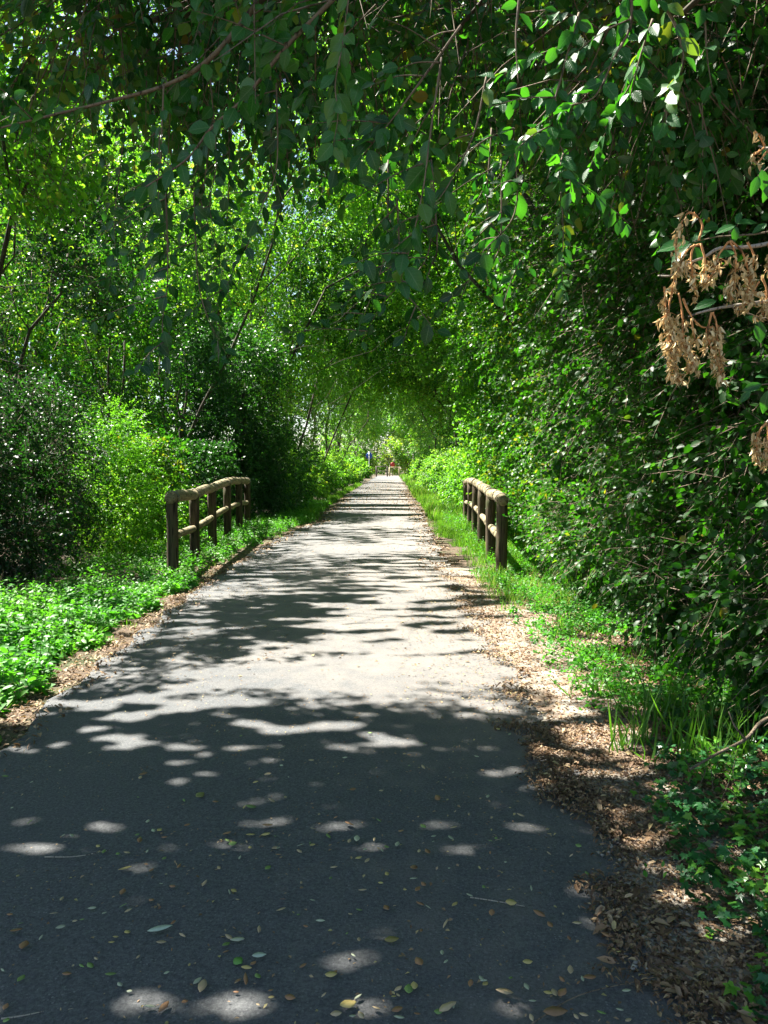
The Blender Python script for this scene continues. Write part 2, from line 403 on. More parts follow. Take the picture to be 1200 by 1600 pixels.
def sprays(lv, Pn, A, size, K, Ls, asp=.62, tint=.5, tj=.25, up=False, tw=None, updir=None, lj=.3, twf=None):
    """sprays at Pn (n,3) along A; adds K leaves each to lv"""
    n = len(Pn)
    if n == 0: return
    A = unit(A); U = np.tile([0., 0, 1.], (n, 1)) if updir is None else updir
    U = U + rng.normal(size=(n, 3)) * .3
    if up: U = rng.normal(size=(n, 3))
    S = unit(np.cross(U, A)); Z = np.cross(A, S)
    size = np.broadcast_to(size, (n,)); Ls = np.broadcast_to(Ls, (n,)); tint = np.broadcast_to(tint, (n,))
    M = np.stack([A, S, Z], 2)                       # columns
    which = rng.integers(0, 5, n); T = (TPL_UP if up else TPL)[K]
    for j in range(5):
        k = which == j
        if not k.any(): continue
        p, d, nn = T[j]; m = k.sum()
        PP = Pn[k][:, None] + np.einsum('nij,kj->nki', M[k], p) * size[k][:, None, None]
        DD = np.einsum('nij,kj->nki', M[k], d); NN = np.einsum('nij,kj->nki', M[k], nn)
        if not up: DD = DD + np.array([0, 0, -.15])
        NN = NN + rng.normal(size=NN.shape) * .4; DD = DD + rng.normal(size=DD.shape) * .32
        L = Ls[k][:, None] * rng.uniform(1 - lj, 1 + lj, (m, K)) * rng.uniform(.75, 1.25, (m, 1))
        if up: L = L * np.linspace(1.15, .55, K)[None]
        tt = np.clip(tint[k][:, None] + rng.normal(size=(m, K)) * tj * .5, 0, .94)
        tt = np.where(rng.random((m, K)) < .006, 1.0, tt)
        lv.add(PP.reshape(-1, 3), unit(DD.reshape(-1, 3)), unit(NN.reshape(-1, 3)), L.ravel(), (L * asp * rng.uniform(.85, 1.15, L.shape)).ravel(), tt.ravel())
    if tw is not None:
        sg = size[:, None]
        if twf is not None:
            kf = twf(Pn); Pn, A, sg, size = Pn[kf], A[kf], sg[kf], size[kf]
        tw.batch(Pn - A * sg * .35, Pn + A * sg * .4, Pn + A * sg + np.array([0, 0, -.18]) * sg, .004 * np.clip(size / .4, .5, 2))

# ------------------------------------------------------------------ where the sun gets through
def to_ground(p):
    return p[:, :2] - TO_SUN[:2] * (p[:, 2:3] / TO_SUN[2])
def open_share(x, y):
    """share of gaps in the leaves above a ground point: what the dapple on the path shows"""
    Y = [1.5, 3.5, 3.75, 3.95, 4.15, 4.6, 4.9, 5.3, 7.4, 7.8, 10, 12.3, 13, 15, 21]
    Ll = np.interp(y, Y, [.20, .20, .28, .42, .28, .48, .50, .30, .22, .24, .22, .14, .28, .5, .52])
    Lr = np.interp(y, Y, [.18, .18, .42, .60, .20, .12, .58, .88, .86, .58, .62, .40, .48, .70, .60])
    L = Ll + (Lr - Ll) * smooth((x + 1.1) / 1.1)
    L = np.where((y < 3.7) & (x > .95) & (y > 1.7), .45, L)
    L = np.where(y >= 21, np.where(x < -.6, .5, .62), L)
    L = np.where((x > 1.1) & (y > 5.2), .78, L)
    L = np.where((x > 2.2) & (y > 5.2), .72, L)
    L = np.where((x > 3.4) & (y > 3), .10, L)
    L = np.where((x > 1.6) & (y > 3.9) & (y < 6.2), .12, L)
    L = np.where((x > 1.1) & (y > 21), .6, L)
    L = np.where(y > 42, .68, L)
    L = np.where(y > 92, .85, L)
    L = np.where((x < -2.1) & (y > 4.4) & (y < 8.2), .9, L)
    L = np.where((x < -2.4) & (y >= 8.2) & (y < 21), .86, L)
    L = np.where((x > 1.4) & (x < 2.95) & (y > .6) & (y < 2.1), 1.0, L)     # the shaft on the seed clusters
    L = np.where((x > 1.35) & (x < 2.1) & (y > 3.3) & (y < 3.9), .8, L)
    return L
def keep_leaf(p):
    g = to_ground(p); x, y = g[:, 0], g[:, 1]
    L = open_share(x + .25 * (noise(g, .8, 31) - .5), y + .5 * (noise(g, .7, 32) - .5))
    q = g * np.array([.8, 1.7]); qf = g * np.array([.35, 1.0])
    n = np.where(y < 3.8, .25 * noise(q, .7, 1) + .75 * noise(q, 4.6, 2), .5 * noise(q, 1.0, 1) + .5 * noise(q, 2.6, 2))
    n = np.where(y < 21, n, noise(qf, .22, 3) * .6 + noise(qf, .6, 4) * .4)
    n = np.where(y < 3.8, n, .5 + (n - .5) * 1.5)
    inside = (x > -4.9 - 8 * (y > 92)) & (x < 6) & (y > -1) & (y < 125)
    return ~inside | (n > L)

def keep_shaft(p):
    g = to_ground(p); x, y = g[:, 0], g[:, 1]
    return ~((x > 1.4) & (x < 2.95) & (y > .6) & (y < 2.1) & (p[:, 2] > 1.2))
def clear_zone(p):
    """inside the open tunnel over the path"""
    x, y, z = p[:, 0], p[:, 1], p[:, 2]
    m = smooth((y - 19) / 5)
    xc = -.85 * (1 - m) - .62 * m; a = 2.85 * (1 - m) + 2.1 * m; h = 4.0 * (1 - m) + 3.8 * m
    far = smooth((y - 45) / 40); a = a - .25 * far; h = h - .7 * far
    wob = 1 + .16 * (noise(p, .35, 9) - .5)
    inarch = (np.abs((x - xc) / (a * wob)) ** 2.4 + np.abs(z / (h * wob)) ** 2.4) < 1
    return inarch & (y < 108)

TREES = 'trees and shrubs arching over the path'
def tree(name, label, base, lobes, n, mat, leaf=.06, K=12, size=.42, trunk_r=.09, shape='quad', filt=False, cz=True, twigs=False,
         tint=.5, gaps=.25, cat='tree', group=None, lean=(0, 0), asp=.74, droop=.3, trunks=1, keepfn=None, hollow=.35, visible_limbs=True):
    root = thing(name, label, cat, (base[0], base[1], base[2] if len(base) > 2 else 0), 0, group)
    off = np.array(root.location)
    C = np.array([l[:3] for l in lobes], float); Rr = np.array([l[3:6] if len(l) > 4 else (l[3],) * 3 for l in lobes], float)
    wt = (Rr.prod(1)) ** (2 / 3); wt /= wt.sum()
    m = int(n * 1.9); ch = rng.choice(len(C), m, p=wt)
    d = unit(rng.normal(size=(m, 3))); r = hollow + (1 - hollow) * rng.random(m) ** .6
    Pn = C[ch] + d * Rr[ch] * r[:, None] * rng.uniform(.9, 1.12, (m, 1))
    k = (Pn[:, 2] > .12) & (noise(Pn, .55 / max(size / .42, .6), 11) * .55 + noise(Pn, 1.1, 12) * .45 > gaps + .12)
    if cz: k &= ~clear_zone(Pn)
    if keepfn is not None: k &= keepfn(Pn)
    Pn, d = Pn[k][:n], d[k][:n]
    A = d + rng.normal(size=d.shape) * .55; A[:, 2] -= droop
    tn = tint + .35 * (noise(Pn, .5, 13) - .5)
    lv = Leaves(); tw = Tubes() if twigs else None
    if filt == 'high': f = lambda p: (keep_leaf(p + off) & keep_shaft(p + off)) | (p[:, 2] < 2.6)
    else: f = (lambda p: keep_leaf(p + off)) if filt else (lambda p: keep_shaft(p + off))
    sprays(lv, Pn - off, A, size * rng.uniform(.7, 1.25, len(Pn)), K, leaf, asp, tn, tw=tw, twf=f)
    lv.build('crown', LEAF[mat], root, shape, filt=f)
    if twigs and tw.n: tw.build('twigs', TWIG, root)
    # trunk(s) and limbs to the lobes
    tt = Tubes(); top = C[:, 2].max(); cen = C.mean(0)
    for q in range(trunks):
        b = np.array([base[0], base[1], base[2] if len(base) > 2 else 0.]) + (0 if trunks == 1 else np.array([rng.normal() * .25, rng.normal() * .25, 0]))
        e = np.array([cen[0] + lean[0] + (rng.normal() * .3 if q else 0), cen[1] + lean[1], top * .9])
        tp = curve(b - [0, 0, .15], e, 9, 0, .018); tr = np.linspace(trunk_r, trunk_r * .3, 9); tr[0] *= 1.35
        tt.add(tp - off, tr * (.75 if trunk_r > .1 else 1), 9, jit=.06)
        for i, c in enumerate(C):
            if i % trunks != q: continue
            j = int(np.clip(c[2] / max(top, .1) * 6, 1, 7))
            tt.add(curve(tp[j], c + rng.normal(size=3) * .1, 7, .06, .03) - off, np.linspace(trunk_r * .24, trunk_r * .06, 7), 6)
            for w_ in range(3):
                dd = unit(rng.normal(size=3)); dd[2] = abs(dd[2]) * .4
                tt.add(curve(c, c + dd * Rr[i] * .8, 5, .05, .04) - off, np.linspace(trunk_r * .16, trunk_r * .04, 5), 5)
    tt.build('trunk', BARK, root)
    return root
def lobes_in(c, rad, n, lr, seed=None):
    r = np.random.default_rng(seed); out = []
    for i in range(n):
        d = unit(r.normal(size=3)) * r.random() ** .4
        rr = lr * r.uniform(.75, 1.25); out.append((*(np.array(c) + d * np.array(rad)), rr, rr, rr * .85))
    return out

# ------------------------------------------------------------------ ground, path, verge
def ground_z(x, y):
    side = np.maximum(smooth((x - 2.3) / 2.0), smooth((-x - 4.3) / 2.2))
    along = smooth((y - 8.5) / 2.5) * (1 - smooth((y - 20) / 3))
    z = -1.0 * side * along - .025
    z += .10 * smooth((-x - 2.6) / 2) * (1 - along) + .12 * smooth((x - 1.5) / 1.5) * (1 - along)
    n = noise(np.stack([x, y], 1), .35, 20) - .5
    return z + .05 * n * smooth((np.abs(x + .7) - 1.9) / 1.5)
def grid_sheet(name, xs, ys, zf, mat):
    X, Y = np.meshgrid(xs, ys); V = np.stack([X.ravel(), Y.ravel()], 1)
    z = zf(V[:, 0], V[:, 1]); V = np.column_stack([V, z]); nx = len(xs)
    i = np.arange(len(ys) - 1)[:, None] * nx + np.arange(nx - 1)[None]; i = i.ravel()
    return mesh_object(name, V, [np.stack([i, i + 1, i + nx + 1, i + nx], 1)], mat, None, None, True)
xs = np.unique(np.concatenate([np.linspace(-300, -12, 25), np.arange(-12, 12, .2), np.linspace(12, 300, 25)]))
ys = np.unique(np.concatenate([np.linspace(-150, -5, 15), np.arange(-5, 30, .25), np.arange(30, 130, 2.), np.linspace(130, 500, 20)]))
tag(grid_sheet('ground', xs, ys, ground_z, soil_mat()), kind='structure')
def edge_l(y):
    y = np.asarray(y, float)
    b = np.interp(y, [-5, 3.8, 6, 9.8, 14, 18.6, 19.6, 22, 40, 106], [-2.02, -2.02, -2.15, -2.3, -2.3, -2.1, -1.75, -2.0, -2.25, -2.25])
    q = np.stack([y, y * 0], 1); return b + .10 * (noise(q, .9, 21) - .5) + .05 * (noise(q, 3.1, 22) - .5)
def edge_r(y):
    y = np.asarray(y, float)
    b = np.interp(y, [-5, 3, 5, 8, 14, 22, 40, 106], [.80, .80, .85, .80, .78, .85, .85, .85])
    q = np.stack([y, y * 0 + 5], 1); return b + .14 * (noise(q, .8, 23) - .5) + .07 * (noise(q, 3.3, 24) - .5)
def strip(name, ylist, fl, fr, z, mat, nx=14):
    yl = np.asarray(ylist, float); L, Rr = fl(yl), fr(yl); t = np.linspace(0, 1, nx)
    X = L[:, None] + (Rr - L)[:, None] * t; Y = np.repeat(yl[:, None], nx, 1)
    Z = z + .012 * np.cos((t - .5) * math.pi)[None] + 0 * X
    V = np.stack([X.ravel(), Y.ravel(), Z.ravel()], 1)
    i = (np.arange(len(yl) - 1)[:, None] * nx + np.arange(nx - 1)[None]).ravel()
    return mesh_object(name, V, [np.stack([i, i + 1, i + nx + 1, i + nx], 1)], mat, None, None, True)
yy = np.concatenate([np.arange(-4, 24, .06), np.arange(24, 112, .5)])
tag(strip('path', yy, edge_l, edge_r, .004, asphalt_mat()), kind='structure')
tag(strip('gravel_verge', np.arange(-4, 11, .1), lambda y: edge_r(y) - .25, lambda y: edge_r(y) + .85 + .3 * (noise(np.stack([y, y * 0], 1), .5, 25) - .5) - .5 * smooth((y - 7) / 4), -.008, gravel_mat(), 6), kind='structure')

# ------------------------------------------------------------------ wooden railings
def railing(label, posts, group):
    base = posts[0]
    root = thing('wooden_railing', label, 'railing', (base[0], base[1], 0), 0, group)
    o = np.array([base[0], base[1], 0.]); tops = []
    for i, (x, y, zt) in enumerate(posts):
        t = Tubes(); r = .075; g = float(ground_z(np.array([x]), np.array([y]))[0])
        h = [g - .3, 0, .3, .6, .85, zt - .07]
        pts = np.array([[x + rng.normal() * .004, y + rng.normal() * .004, z] for z in h]) - o
        t.add(pts, [r * 1.05, r, r * 1.02, r * .97, r, r * .98], 18, jit=.035)
        pk = t.build('post', SHADED_POST, root)
        tops.append(np.array([x, y, zt - .075]))
        s = Tubes(); th = np.linspace(-.3, math.pi + .3, 14)
        d = unit(np.array(posts[min(i + 1, len(posts) - 1)][:2]) - np.array(posts[max(i - 1, 0)][:2]))
        pr = np.array([d[1], -d[0], 0])
        s.add([tops[-1] - o + pr * math.cos(a) * .093 + np.array([0, 0, math.sin(a) * .093]) for a in th], .006, 5)
        s.build('strap', STEEL, pk)
    for i in range(len(posts) - 1):
        a, b = tops[i].copy(), tops[i + 1].copy(); d = unit(b - a)
        if i == 0: a = a - d * .10
        if i == len(posts) - 2: b = b + d * .10
        t = Tubes(); p = curve(a + d * .004, b - d * .004, 7, .012, .002); 
        t.add(p - o, np.array([.074, .079, .077, .080, .078, .079, .074]), 18, jit=.015); t.build('top_rail', LOG, root)
        a, b = tops[i].copy(), tops[i + 1].copy(); a[2] -= .50; b[2] -= .50; d = unit(b - a)
        t = Tubes(); p = curve(a + d * (.075 if i else -.02), b - d * .075, 6, 0, .003)
        t.add(p - o, np.array([.045, .052, .053, .052, .053, .047]), 14, jit=.02); t.build('middle_rail', LOG, root)
    return root
STEEL = paint('galvanised_strap', (.25, .24, .22), .5, .6)
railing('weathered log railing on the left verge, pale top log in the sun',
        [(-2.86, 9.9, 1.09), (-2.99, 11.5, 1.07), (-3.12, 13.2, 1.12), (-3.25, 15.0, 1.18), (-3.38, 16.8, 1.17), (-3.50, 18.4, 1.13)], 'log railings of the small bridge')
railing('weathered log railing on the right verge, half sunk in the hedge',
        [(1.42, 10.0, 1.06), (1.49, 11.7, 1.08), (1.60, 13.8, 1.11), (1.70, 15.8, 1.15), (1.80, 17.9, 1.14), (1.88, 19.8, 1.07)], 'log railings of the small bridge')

# ------------------------------------------------------------------ near trees with overhanging branches
def sprig(lv, tw, pts, leafL, gap, r0=.005, asp=.64, tint=.45, face=None, dens=1, droop=.35, branch=.0):
    """leaves set alternately along a twig through pts"""
    leafL = leafL * .86; gap = gap * .8
    c = smoothpoly(pts, 8); seg = np.linalg.norm(np.diff(c, axis=0), axis=1); s = np.concatenate([[0], np.cumsum(seg)])
    tw.add(c, np.linspace(r0, r0 * .3, len(c)), 5)
    k = int(s[-1] / gap * dens); u = np.linspace(.02, 1, max(k, 3)) * s[-1]; u = np.clip(u + rng.normal(size=len(u)) * gap * .35, 0, s[-1])
    pos = np.stack([np.interp(u, s, c[:, i]) for i in range(3)], 1)
    tan = unit(np.stack([np.interp(np.minimum(u + .01, s[-1]), s, c[:, i]) - np.interp(np.maximum(u - .02, 0), s, c[:, i]) for i in range(3)], 1))
    f = np.array([0, -.75, .65]) if face is None else np.array(face)
    nn = unit(f + rng.normal(size=pos.shape) * .5)
    sd = unit(np.cross(nn, tan)) * np.where(np.arange(len(u)) % 2, 1, -1)[:, None]
    D = unit(tan * rng.uniform(.35, .9, (len(u), 1)) + sd * rng.uniform(.4, 1.2, (len(u), 1)) + [0, 0, -droop] + rng.normal(size=pos.shape) * .25)
    L = leafL * rng.uniform(.7, 1.2, len(u)); L[-1] *= .8
    lv.add(pos + sd * .004, D, nn, L, L * asp * rng.uniform(.85, 1.1, len(u)), np.clip(tint + rng.normal(size=len(u)) * .14, 0, .86))
    if branch > 0:
        for j in range(0, len(u), 4):
            if rng.random() < branch:
                e = pos[j] + unit(tan[j] * .6 + sd[j] * 1.3 + [0, rng.normal() * .4, -.15]) * rng.uniform(.10, .30)
                sprig(lv, tw, [pos[j], (pos[j] + e) / 2 + [0, 0, .01], e], leafL * .9, gap, .0025, asp, tint, face, 1, droop, 0)

oh = thing('overhanging_tree', 'tree at the right edge whose leafy drooping branches overhang the near path', 'tree', (3.1, 1.0, 0))
oo = np.array(oh.location)
lv, tw = Leaves(), Tubes(); lv2 = lv
def PP(*l): return [P(*q) - oo for q in l]
# the twigs that can be told apart in the photograph
sprig(lv, tw, PP((400, 8, 2.3), (330, 90, 2.3), (262, 132, 2.35), (170, 158, 2.4), (60, 185, 2.45), (-20, 205, 2.5)), .062, .05, .009, branch=.6)
sprig(lv, tw, PP((540, -20, 2.2), (450, 70, 2.2), (385, 150, 2.25), (330, 200, 2.3), (290, 250, 2.3), (215, 300, 2.35)), .07, .035, .007, branch=.5, tint=.55)
sprig(lv, tw, PP((256, 132, 2.3), (253, 200, 2.3), (250, 262, 2.32), (235, 330, 2.35)), .065, .06, .003)
sprig(lv, tw, PP((545, -10, 2.0), (537, 60, 2.0), (524, 130, 2.0), (528, 180, 2.0), (520, 232, 2.0)), .062, .017, .003, tint=.8)
sprig(lv, tw, PP((720, 40, 2.1), (655, 130, 2.1), (610, 190, 2.1), (560, 250, 2.1)), .07, .022, .004, branch=.8)
sprig(lv, tw, PP((690, 90, 1.95), (675, 190, 1.95), (662, 290, 1.95), (645, 370, 1.97), (625, 440, 2.0)), .072, .028, .003, branch=.5, tint=.6)
sprig(lv, tw, PP((760, 120, 2.0), (740, 210, 2.0), (700, 290, 2.0), (655, 350, 2.0)), .07, .035, .003, branch=.5, tint=.55)
sprig(lv, tw, PP((812, -10, 1.8), (806, 60, 1.8), (810, 130, 1.8)), .05, .045, .0035)
sprig(lv, tw, PP((905, 20, 2.1), (880, 110, 2.1), (862, 190, 2.1), (885, 250, 2.1), (893, 300, 2.1)), .066, .022, .004, branch=.8)
sprig(lv, tw, PP((876, 300, 2.15), (880, 360, 2.15), (878, 420, 2.15), (884, 462, 2.15)), .04, .012, .002, asp=.5, tint=.75)
sprig(lv, tw, PP((985, -20, 2.0), (985, 40, 2.0), (960, 90, 2.0), (930, 150, 2.0), (890, 165, 2.0)), .062, .020, .005, branch=.7, face=(-.5, -.6, .7))
sprig(lv, tw, PP((1010, -20, 2.0), (1045, 20, 2.0), (1062, 60, 2.0), (1066, 100, 2.0), (1045, 150, 2.0), (1040, 205, 2.0)), .06, .020, .005, branch=.3, face=(-.6, -.6, .7), tint=.7)
sprig(lv, tw, PP((1020, 30, 2.05), (1000, 90, 2.05), (985, 150, 2.05)), .062, .020, .004, branch=.8, face=(-.6, -.6, .7))
sprig(lv, tw, PP((1100, 10, 2.2), (1105, 90, 2.2), (1115, 150, 2.2)), .06, .035, .004)
# dark leaves hanging against the light
for (u0, v0, u1, v1) in ((350, 250, 372, 400), (385, 240, 385, 450), (410, 260, 420, 400), (330, 300, 300, 420), (300, 300, 320, 470), (250, 330, 262, 420),
                         (610, 380, 560, 500), (650, 400, 590, 560), (690, 380, 700, 480), (730, 380, 745, 480), (640, 440, 640, 500), (800, 330, 790, 450),
                         (190, 330, 175, 460), (420, 200, 440, 330), (470, 180, 480, 300), (330, 430, 360, 560), (270, 430, 300, 600), (760, 330, 770, 440)):
    dd = rng.uniform(2.1, 3.6); u1 += rng.normal() * 30; u0 -= rng.normal() * 25; v1 += rng.normal() * 25
    sprig(lv, tw, PP((u0, v0 - 130, dd), (u0 + rng.normal() * 8, v0, dd), ((u0 + u1) / 2 + rng.normal() * 8, (v0 + v1) / 2, dd), (u1, v1, dd)), .062, .045, .003, branch=.95, tint=.25)
# the mass of the branches behind and above them
lv = Leaves()
lob = [(1.6, 3.2, 3.9, 1.2, 1.2, .8), (.5, 3.0, 3.9, 1.1, 1.2, .75), (-.7, 3.2, 4.0, .9, 1.1, .6), (-.2, 4.6, 4.7, 1.4, 1.0, .9), (1.3, 4.6, 4.3, 1.1, 1.1, 1.0),
       (.9, 1.6, 3.9, 1.3, 1.2, .6), (-.9, 1.6, 4.2, 1.5, 1.3, .6), (.2, 2.6, 2.95, .8, .7, .3), (1.0, 2.8, 3.0, .6, .8, .45), (-.45, 2.9, 3.2, .7, .7, .35), (-1.2, 3.4, 3.3, .5, .5, .3), (.3, 3.8, 3.5, 1.0, .7, .5), (1.4, 4.0, 3.5, .8, .7, .6), (-.6, 4.2, 3.6, .9, .6, .5)]
C = np.array([l[:3] for l in lob]); Rr = np.array([l[3:] for l in lob]); m = 9000
wt = Rr.prod(1) ** .6; ch = rng.choice(len(C), m, p=wt / wt.sum()); d = unit(rng.normal(size=(m, 3)))
Pn = C[ch] + d * Rr[ch] * rng.random((m, 1)) ** .4
k = (noise(Pn, .8, 41) > .15) & (np.linalg.norm(Pn - [0, 0, CAM_H], axis=1) > 1.7); Pn, d = Pn[k], d[k]
A = d + rng.normal(size=d.shape) * .5; A[:, 2] -= .6
sprays(lv, Pn - oo, A, .32 * rng.uniform(.6, 1.3, len(Pn)), 9, .050, .66, .42 + .8 * (noise(Pn, .7, 42) - .5), tw=tw, twf=lambda p: keep_leaf(p + oo))
lv2.build('hanging_leaves', LEAF['elm'], oh, 'fine', .22, .3, filt=lambda p: keep_shaft(p + oo) | ((p + oo)[:, 0] > .22))
def oh_keep(p):
    p = p + oo; x, y, z = p.T
    return keep_leaf(p) | ((z < 2.45) & keep_shaft(p)) | ((x > .55) & (x < .92) & (y > 1.85) & (y < 2.3) & (z < 2.8))
lv.build('crown', LEAF['elm'], oh, 'fine', filt=oh_keep)
tt = Tubes()
tp = smoothpoly(np.array([(3.1, 1.0, -.1), (3.0, 1.2, 1.5), (2.75, 1.5, 3.2), (2.3, 1.9, 4.8), (1.6, 2.4, 6.2)]) - oo, 4)
tt.add(tp, np.linspace(.17, .05, len(tp)), 12, jit=.05)
for c in C:
    s = tp[min(len(tp) - 1, int(rng.integers(7, 13)))]
    tt.add(curve(s, c - oo, 8, .08, .02), np.linspace(.05, .010, 8), 6)
for (q, e) in (((400, 8, 2.3), 9), ((540, -20, 2.2), 10), ((985, -20, 2.0), 8), ((1010, -20, 2.0), 8)):
    tt.add(curve(tp[e], P(*q) - oo, 7, .05, .01), np.linspace(.03, .009, 7), 6)
tw.build('twigs', TWIG, oh); tt.build('trunk', BARK, oh)

# trees that shade the viewpoint
tree('shade_tree', 'broad leafy tree left of the viewpoint shading the near path', (-5.4, 3.4), [(-5.6, 4.5, 5.6, 1.5, 1.3, 1.1), (-4.3, 5.2, 5.8, 1.5, 1.2, 1.1), (-3.0, 5.0, 6.3, 1.5, 1.3, 1.1), (-3.8, 4.0, 5.8, 1.6, 1.3, 1.1), (-2.0, 5.2, 6.6, 1.4, 1.2, 1.0), (-5.2, 5.6, 4.4, 1.1, 1.1, 1.0), (-3.2, 3.3, 6.1, 1.4, 1.1, .9), (-4.8, 3.2, 5.8, 1.4, 1.1, .9), (-2.0, 3.7, 6.3, 1.3, 1.1, .9)],
     11500, 'elm', .075, 12, .5, .16, 'quad', filt=True, cz=False, gaps=-.05)

# ------------------------------------------------------------------ right hedge
def right_keep(p):
    x, y, z = p[:, 0], p[:, 1], p[:, 2]
    lim = np.where(y < 9.5, 1.72, 2.02) + .25 * (noise(p, .6, 51) - .5) + .35 * smooth((.8 - z) / .8)
    lim = lim - .5 * smooth((z - 1.8) / 2.5)
    return (x > lim)
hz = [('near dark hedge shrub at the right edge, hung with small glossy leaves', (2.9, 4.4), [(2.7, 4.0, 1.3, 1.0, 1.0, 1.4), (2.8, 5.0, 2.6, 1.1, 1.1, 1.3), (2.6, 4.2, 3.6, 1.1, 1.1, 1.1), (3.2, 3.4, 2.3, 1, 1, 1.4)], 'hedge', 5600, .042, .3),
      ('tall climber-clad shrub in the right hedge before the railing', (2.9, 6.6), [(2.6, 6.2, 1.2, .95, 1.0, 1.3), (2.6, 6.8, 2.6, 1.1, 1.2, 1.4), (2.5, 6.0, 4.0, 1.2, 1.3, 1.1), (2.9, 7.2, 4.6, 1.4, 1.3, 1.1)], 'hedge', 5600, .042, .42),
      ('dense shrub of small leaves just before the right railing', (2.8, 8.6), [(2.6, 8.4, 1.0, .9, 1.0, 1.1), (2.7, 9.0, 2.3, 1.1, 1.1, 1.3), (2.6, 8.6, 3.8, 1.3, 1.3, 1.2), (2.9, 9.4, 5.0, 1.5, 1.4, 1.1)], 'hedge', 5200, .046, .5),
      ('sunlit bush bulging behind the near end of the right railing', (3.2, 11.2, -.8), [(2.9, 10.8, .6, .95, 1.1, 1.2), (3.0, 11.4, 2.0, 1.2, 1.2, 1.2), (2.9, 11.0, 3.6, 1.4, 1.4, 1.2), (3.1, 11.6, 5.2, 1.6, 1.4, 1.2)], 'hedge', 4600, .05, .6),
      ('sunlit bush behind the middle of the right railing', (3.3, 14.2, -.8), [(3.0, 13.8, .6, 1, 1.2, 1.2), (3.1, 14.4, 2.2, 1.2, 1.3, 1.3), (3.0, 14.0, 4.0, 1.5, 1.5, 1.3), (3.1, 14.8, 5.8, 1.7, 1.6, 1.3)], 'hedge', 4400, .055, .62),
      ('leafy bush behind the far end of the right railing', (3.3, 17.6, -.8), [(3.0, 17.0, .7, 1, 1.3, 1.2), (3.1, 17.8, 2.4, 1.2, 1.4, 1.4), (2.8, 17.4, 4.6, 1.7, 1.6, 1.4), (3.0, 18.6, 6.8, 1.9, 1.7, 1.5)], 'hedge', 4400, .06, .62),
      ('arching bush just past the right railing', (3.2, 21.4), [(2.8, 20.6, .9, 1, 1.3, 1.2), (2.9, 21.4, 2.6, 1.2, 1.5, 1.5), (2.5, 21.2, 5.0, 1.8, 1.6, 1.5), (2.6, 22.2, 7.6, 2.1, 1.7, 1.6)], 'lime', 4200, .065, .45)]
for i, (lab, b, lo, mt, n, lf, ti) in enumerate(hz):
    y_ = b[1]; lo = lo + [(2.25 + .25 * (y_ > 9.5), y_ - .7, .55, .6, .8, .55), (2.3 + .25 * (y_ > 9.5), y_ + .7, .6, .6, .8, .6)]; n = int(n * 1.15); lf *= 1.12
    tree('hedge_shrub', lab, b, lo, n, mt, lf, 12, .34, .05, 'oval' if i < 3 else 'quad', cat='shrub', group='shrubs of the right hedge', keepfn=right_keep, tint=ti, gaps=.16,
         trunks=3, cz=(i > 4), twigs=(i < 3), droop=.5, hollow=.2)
# taller trees behind the right hedge
rt = [('broad tree rising behind the near right hedge', 5.6, 4.0, 9), ('slender tree rising behind the hedge before the right railing', 6.2, 8.5, 10), ('leafy tree behind the near end of the right railing', 6.3, 13, 11), ('tall tree behind the far end of the right railing', 6, 18, 12)]
for i, (lab, x, y, h) in enumerate(rt):
    tree('broadleaf_tree', lab, (x, y), lobes_in((x - .4, y, h * .6), (1.6, 2.0, h * .36), 8, 1.7, i) + [(x - .4, y, 1.6, 1.6, 1.9, 1.6)], 3300, 'hedge', .085, 12, .55, .14, group=TREES, gaps=.15, tint=.4)

# ------------------------------------------------------------------ left side, near to the railing
def left_keep(p):
    x, y, z = p[:, 0], p[:, 1], p[:, 2]
    lim = -3.75 + .4 * (noise(p, .5, 52) - .5) - .3 * smooth((1.0 - z) / 1.0) + .8 * smooth((z - 2.2) / 3)
    return x < lim
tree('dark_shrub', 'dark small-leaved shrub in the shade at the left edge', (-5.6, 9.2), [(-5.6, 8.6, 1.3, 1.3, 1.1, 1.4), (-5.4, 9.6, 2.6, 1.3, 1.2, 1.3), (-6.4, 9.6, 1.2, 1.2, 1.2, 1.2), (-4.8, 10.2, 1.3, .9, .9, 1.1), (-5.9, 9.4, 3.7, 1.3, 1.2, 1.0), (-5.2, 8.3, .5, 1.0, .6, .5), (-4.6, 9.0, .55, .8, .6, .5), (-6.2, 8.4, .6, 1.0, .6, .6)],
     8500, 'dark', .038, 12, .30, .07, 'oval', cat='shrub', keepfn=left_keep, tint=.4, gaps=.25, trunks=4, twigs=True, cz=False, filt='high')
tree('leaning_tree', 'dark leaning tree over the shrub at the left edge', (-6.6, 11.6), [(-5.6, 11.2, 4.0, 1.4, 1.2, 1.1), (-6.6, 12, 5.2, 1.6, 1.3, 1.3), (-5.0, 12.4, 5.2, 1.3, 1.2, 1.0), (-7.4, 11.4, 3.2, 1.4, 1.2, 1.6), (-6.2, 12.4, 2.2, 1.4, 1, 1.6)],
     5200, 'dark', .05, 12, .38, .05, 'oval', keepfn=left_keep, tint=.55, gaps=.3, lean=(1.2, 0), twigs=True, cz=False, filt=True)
tree('hazel_bush', 'bright yellow-green bush of broad leaves high on the left', (-5.2, 8.4), [(-4.6, 8.0, 4.6, 1.3, 1.1, .8), (-3.6, 8.6, 5.4, 1.2, 1.1, .8), (-5.2, 8.8, 5.6, 1.4, 1.2, .9), (-4.4, 9.4, 6.4, 1.5, 1.3, .8), (-2.7, 9.2, 6.4, 1.3, 1.1, .7)],
     2600, 'lime', .07, 9, .40, .05, 'oval', cat='bush', tint=.6, gaps=.28, filt=True, cz=True, twigs=True)
